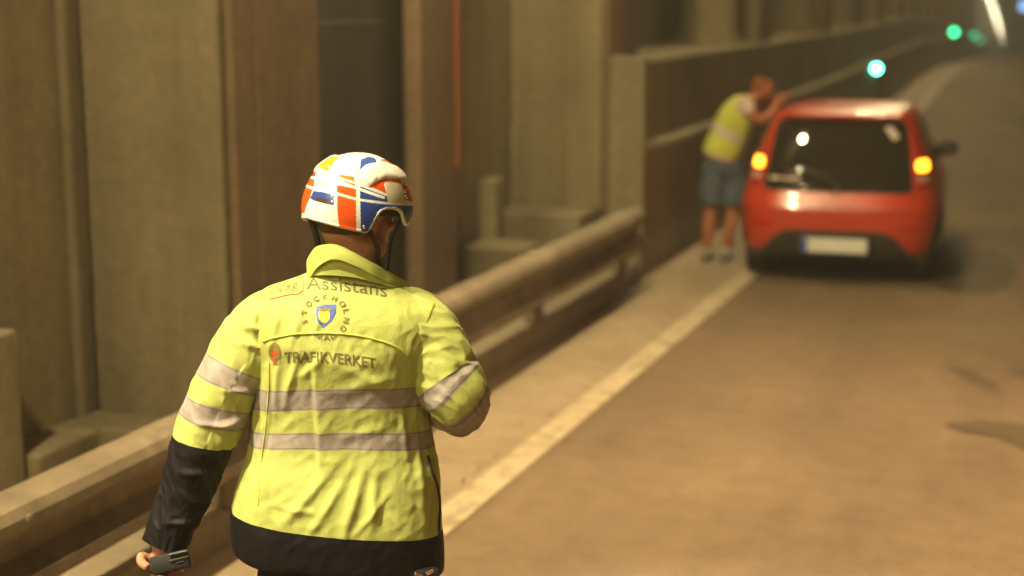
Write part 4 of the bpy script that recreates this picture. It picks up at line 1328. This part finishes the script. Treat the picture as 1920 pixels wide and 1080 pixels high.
vest = shell2('vest', [(-.01, 0, .95, .165, .165, .95, .30), (.02, .0, 1.02, .170, .165, .93, .35), (.07, .015, 1.14, .168, .165, .90, .42), (.13, .03, 1.27, .165, .185, .87, .48), (.175, .04, 1.36, .135, .19, .85, .5), (.205, .05, 1.425, .085, .12, .85, .5)], M['hivis_plain'])
shell2('vest_band', [(.055, .01, 1.10, .174, .171, .90, .42), (.085, .018, 1.16, .174, .174, .89, .44)], M['reflective'])
shell2('vest_band', [(.150, .035, 1.31, .155, .192, .86, .49), (.178, .04, 1.36, .140, .190, .85, .5)], M['reflective'])
shell2('shirt_hem', [(-.012, 0, .915, .158, .158, .95, .30), (-.005, .0, .96, .158, .160, .95, .30)], M['shirt'])
p = MB()
p.ball((.185, -.115, 1.375), (.082, .075, .085), seg=20); p.tube([(.185, -.12, 1.37), (.255, -.14, 1.31)], [.075, .066], 18)
p.build('short_sleeve', M['shirt'], P2, smooth=True)
p = MB(); p.ball((.195, .165, 1.39), (.075, .07, .075), seg=20); p.build('short_sleeve', M['shirt'], P2, smooth=True)
p = MB()
for P in ([(-.055, .01, .90), (-.072, .0, .70), (-.080, .0, .51)], [(.085, .0, .90), (.12, .02, .70), (.120, .02, .51)]):
    p.loft(leg_cloth(P, [.105, .108, .105], P2, n=40, nu=48, seed=P[0][0] * 20))
p.loft([[Vector((.015 + w_ * math.cos(q), d_ * math.sin(q), z)) for q in [2 * PI * k / 40 for k in range(40)]] for z, w_, d_ in ((.76, .12, .10), (.82, .165, .13), (.90, .165, .14), (.96, .155, .13))])
fuse(p, 'shorts', M['denim'], P2, .010, 1)
for x_ in (-.110, .055):
    p = MB(); p.tube([(x_, -.02, .07), (x_, -.02, .125)], [.044, .041], 18); p.build('sock', M['sock'], P2, smooth=True)
    p = MB()
    p.loft([[Vector((x_ + w_ * math.cos(q) + yy * .12, -.02 + yy, max(0, h_ * .5 + h_ * .5 * math.sin(q)))) for q in [2 * PI * k / 20 for k in range(20)]] for yy, w_, h_ in
            ((-.075, .032, .07), (-.03, .042, .095), (.03, .043, .09), (.10, .047, .06), (.17, .040, .045), (.195, .022, .03))])
    p.build('shoe', M['shoe'], P2, smooth=True)
p = MB(); p.ball((.322, .08, 1.535), (.086, .084, .088), rot=Euler((0, R(35), 0)).to_matrix(), seg=24); p.build('hair', M['hair'], P2, smooth=True)

# ------------------------------------------------------------------ thin haze volume, added to lift the dark tones
m = MB(); m.box((-20, 125, -10.0), (80, 276, 36.5), bev=0)
m.v = [(x, y, z) for x, y, z in m.v]
hm_ = bpy.data.materials.new('added_haze'); hm_.use_nodes = True
hm_.node_tree.nodes.clear()
ho = hm_.node_tree.nodes.new('ShaderNodeOutputMaterial'); pv = hm_.node_tree.nodes.new('ShaderNodeVolumePrincipled')
pv.inputs['Color'].default_value = (.9, .88, .82, 1); pv.inputs['Density'].default_value = 0.0032; pv.inputs['Anisotropy'].default_value = 0.2
hm_.node_tree.links.new(pv.outputs[0], ho.inputs['Volume'])
hz = m.build('added_haze', hm_)
tag(hz, 'thin added haze filling the tunnel', kind='stuff')
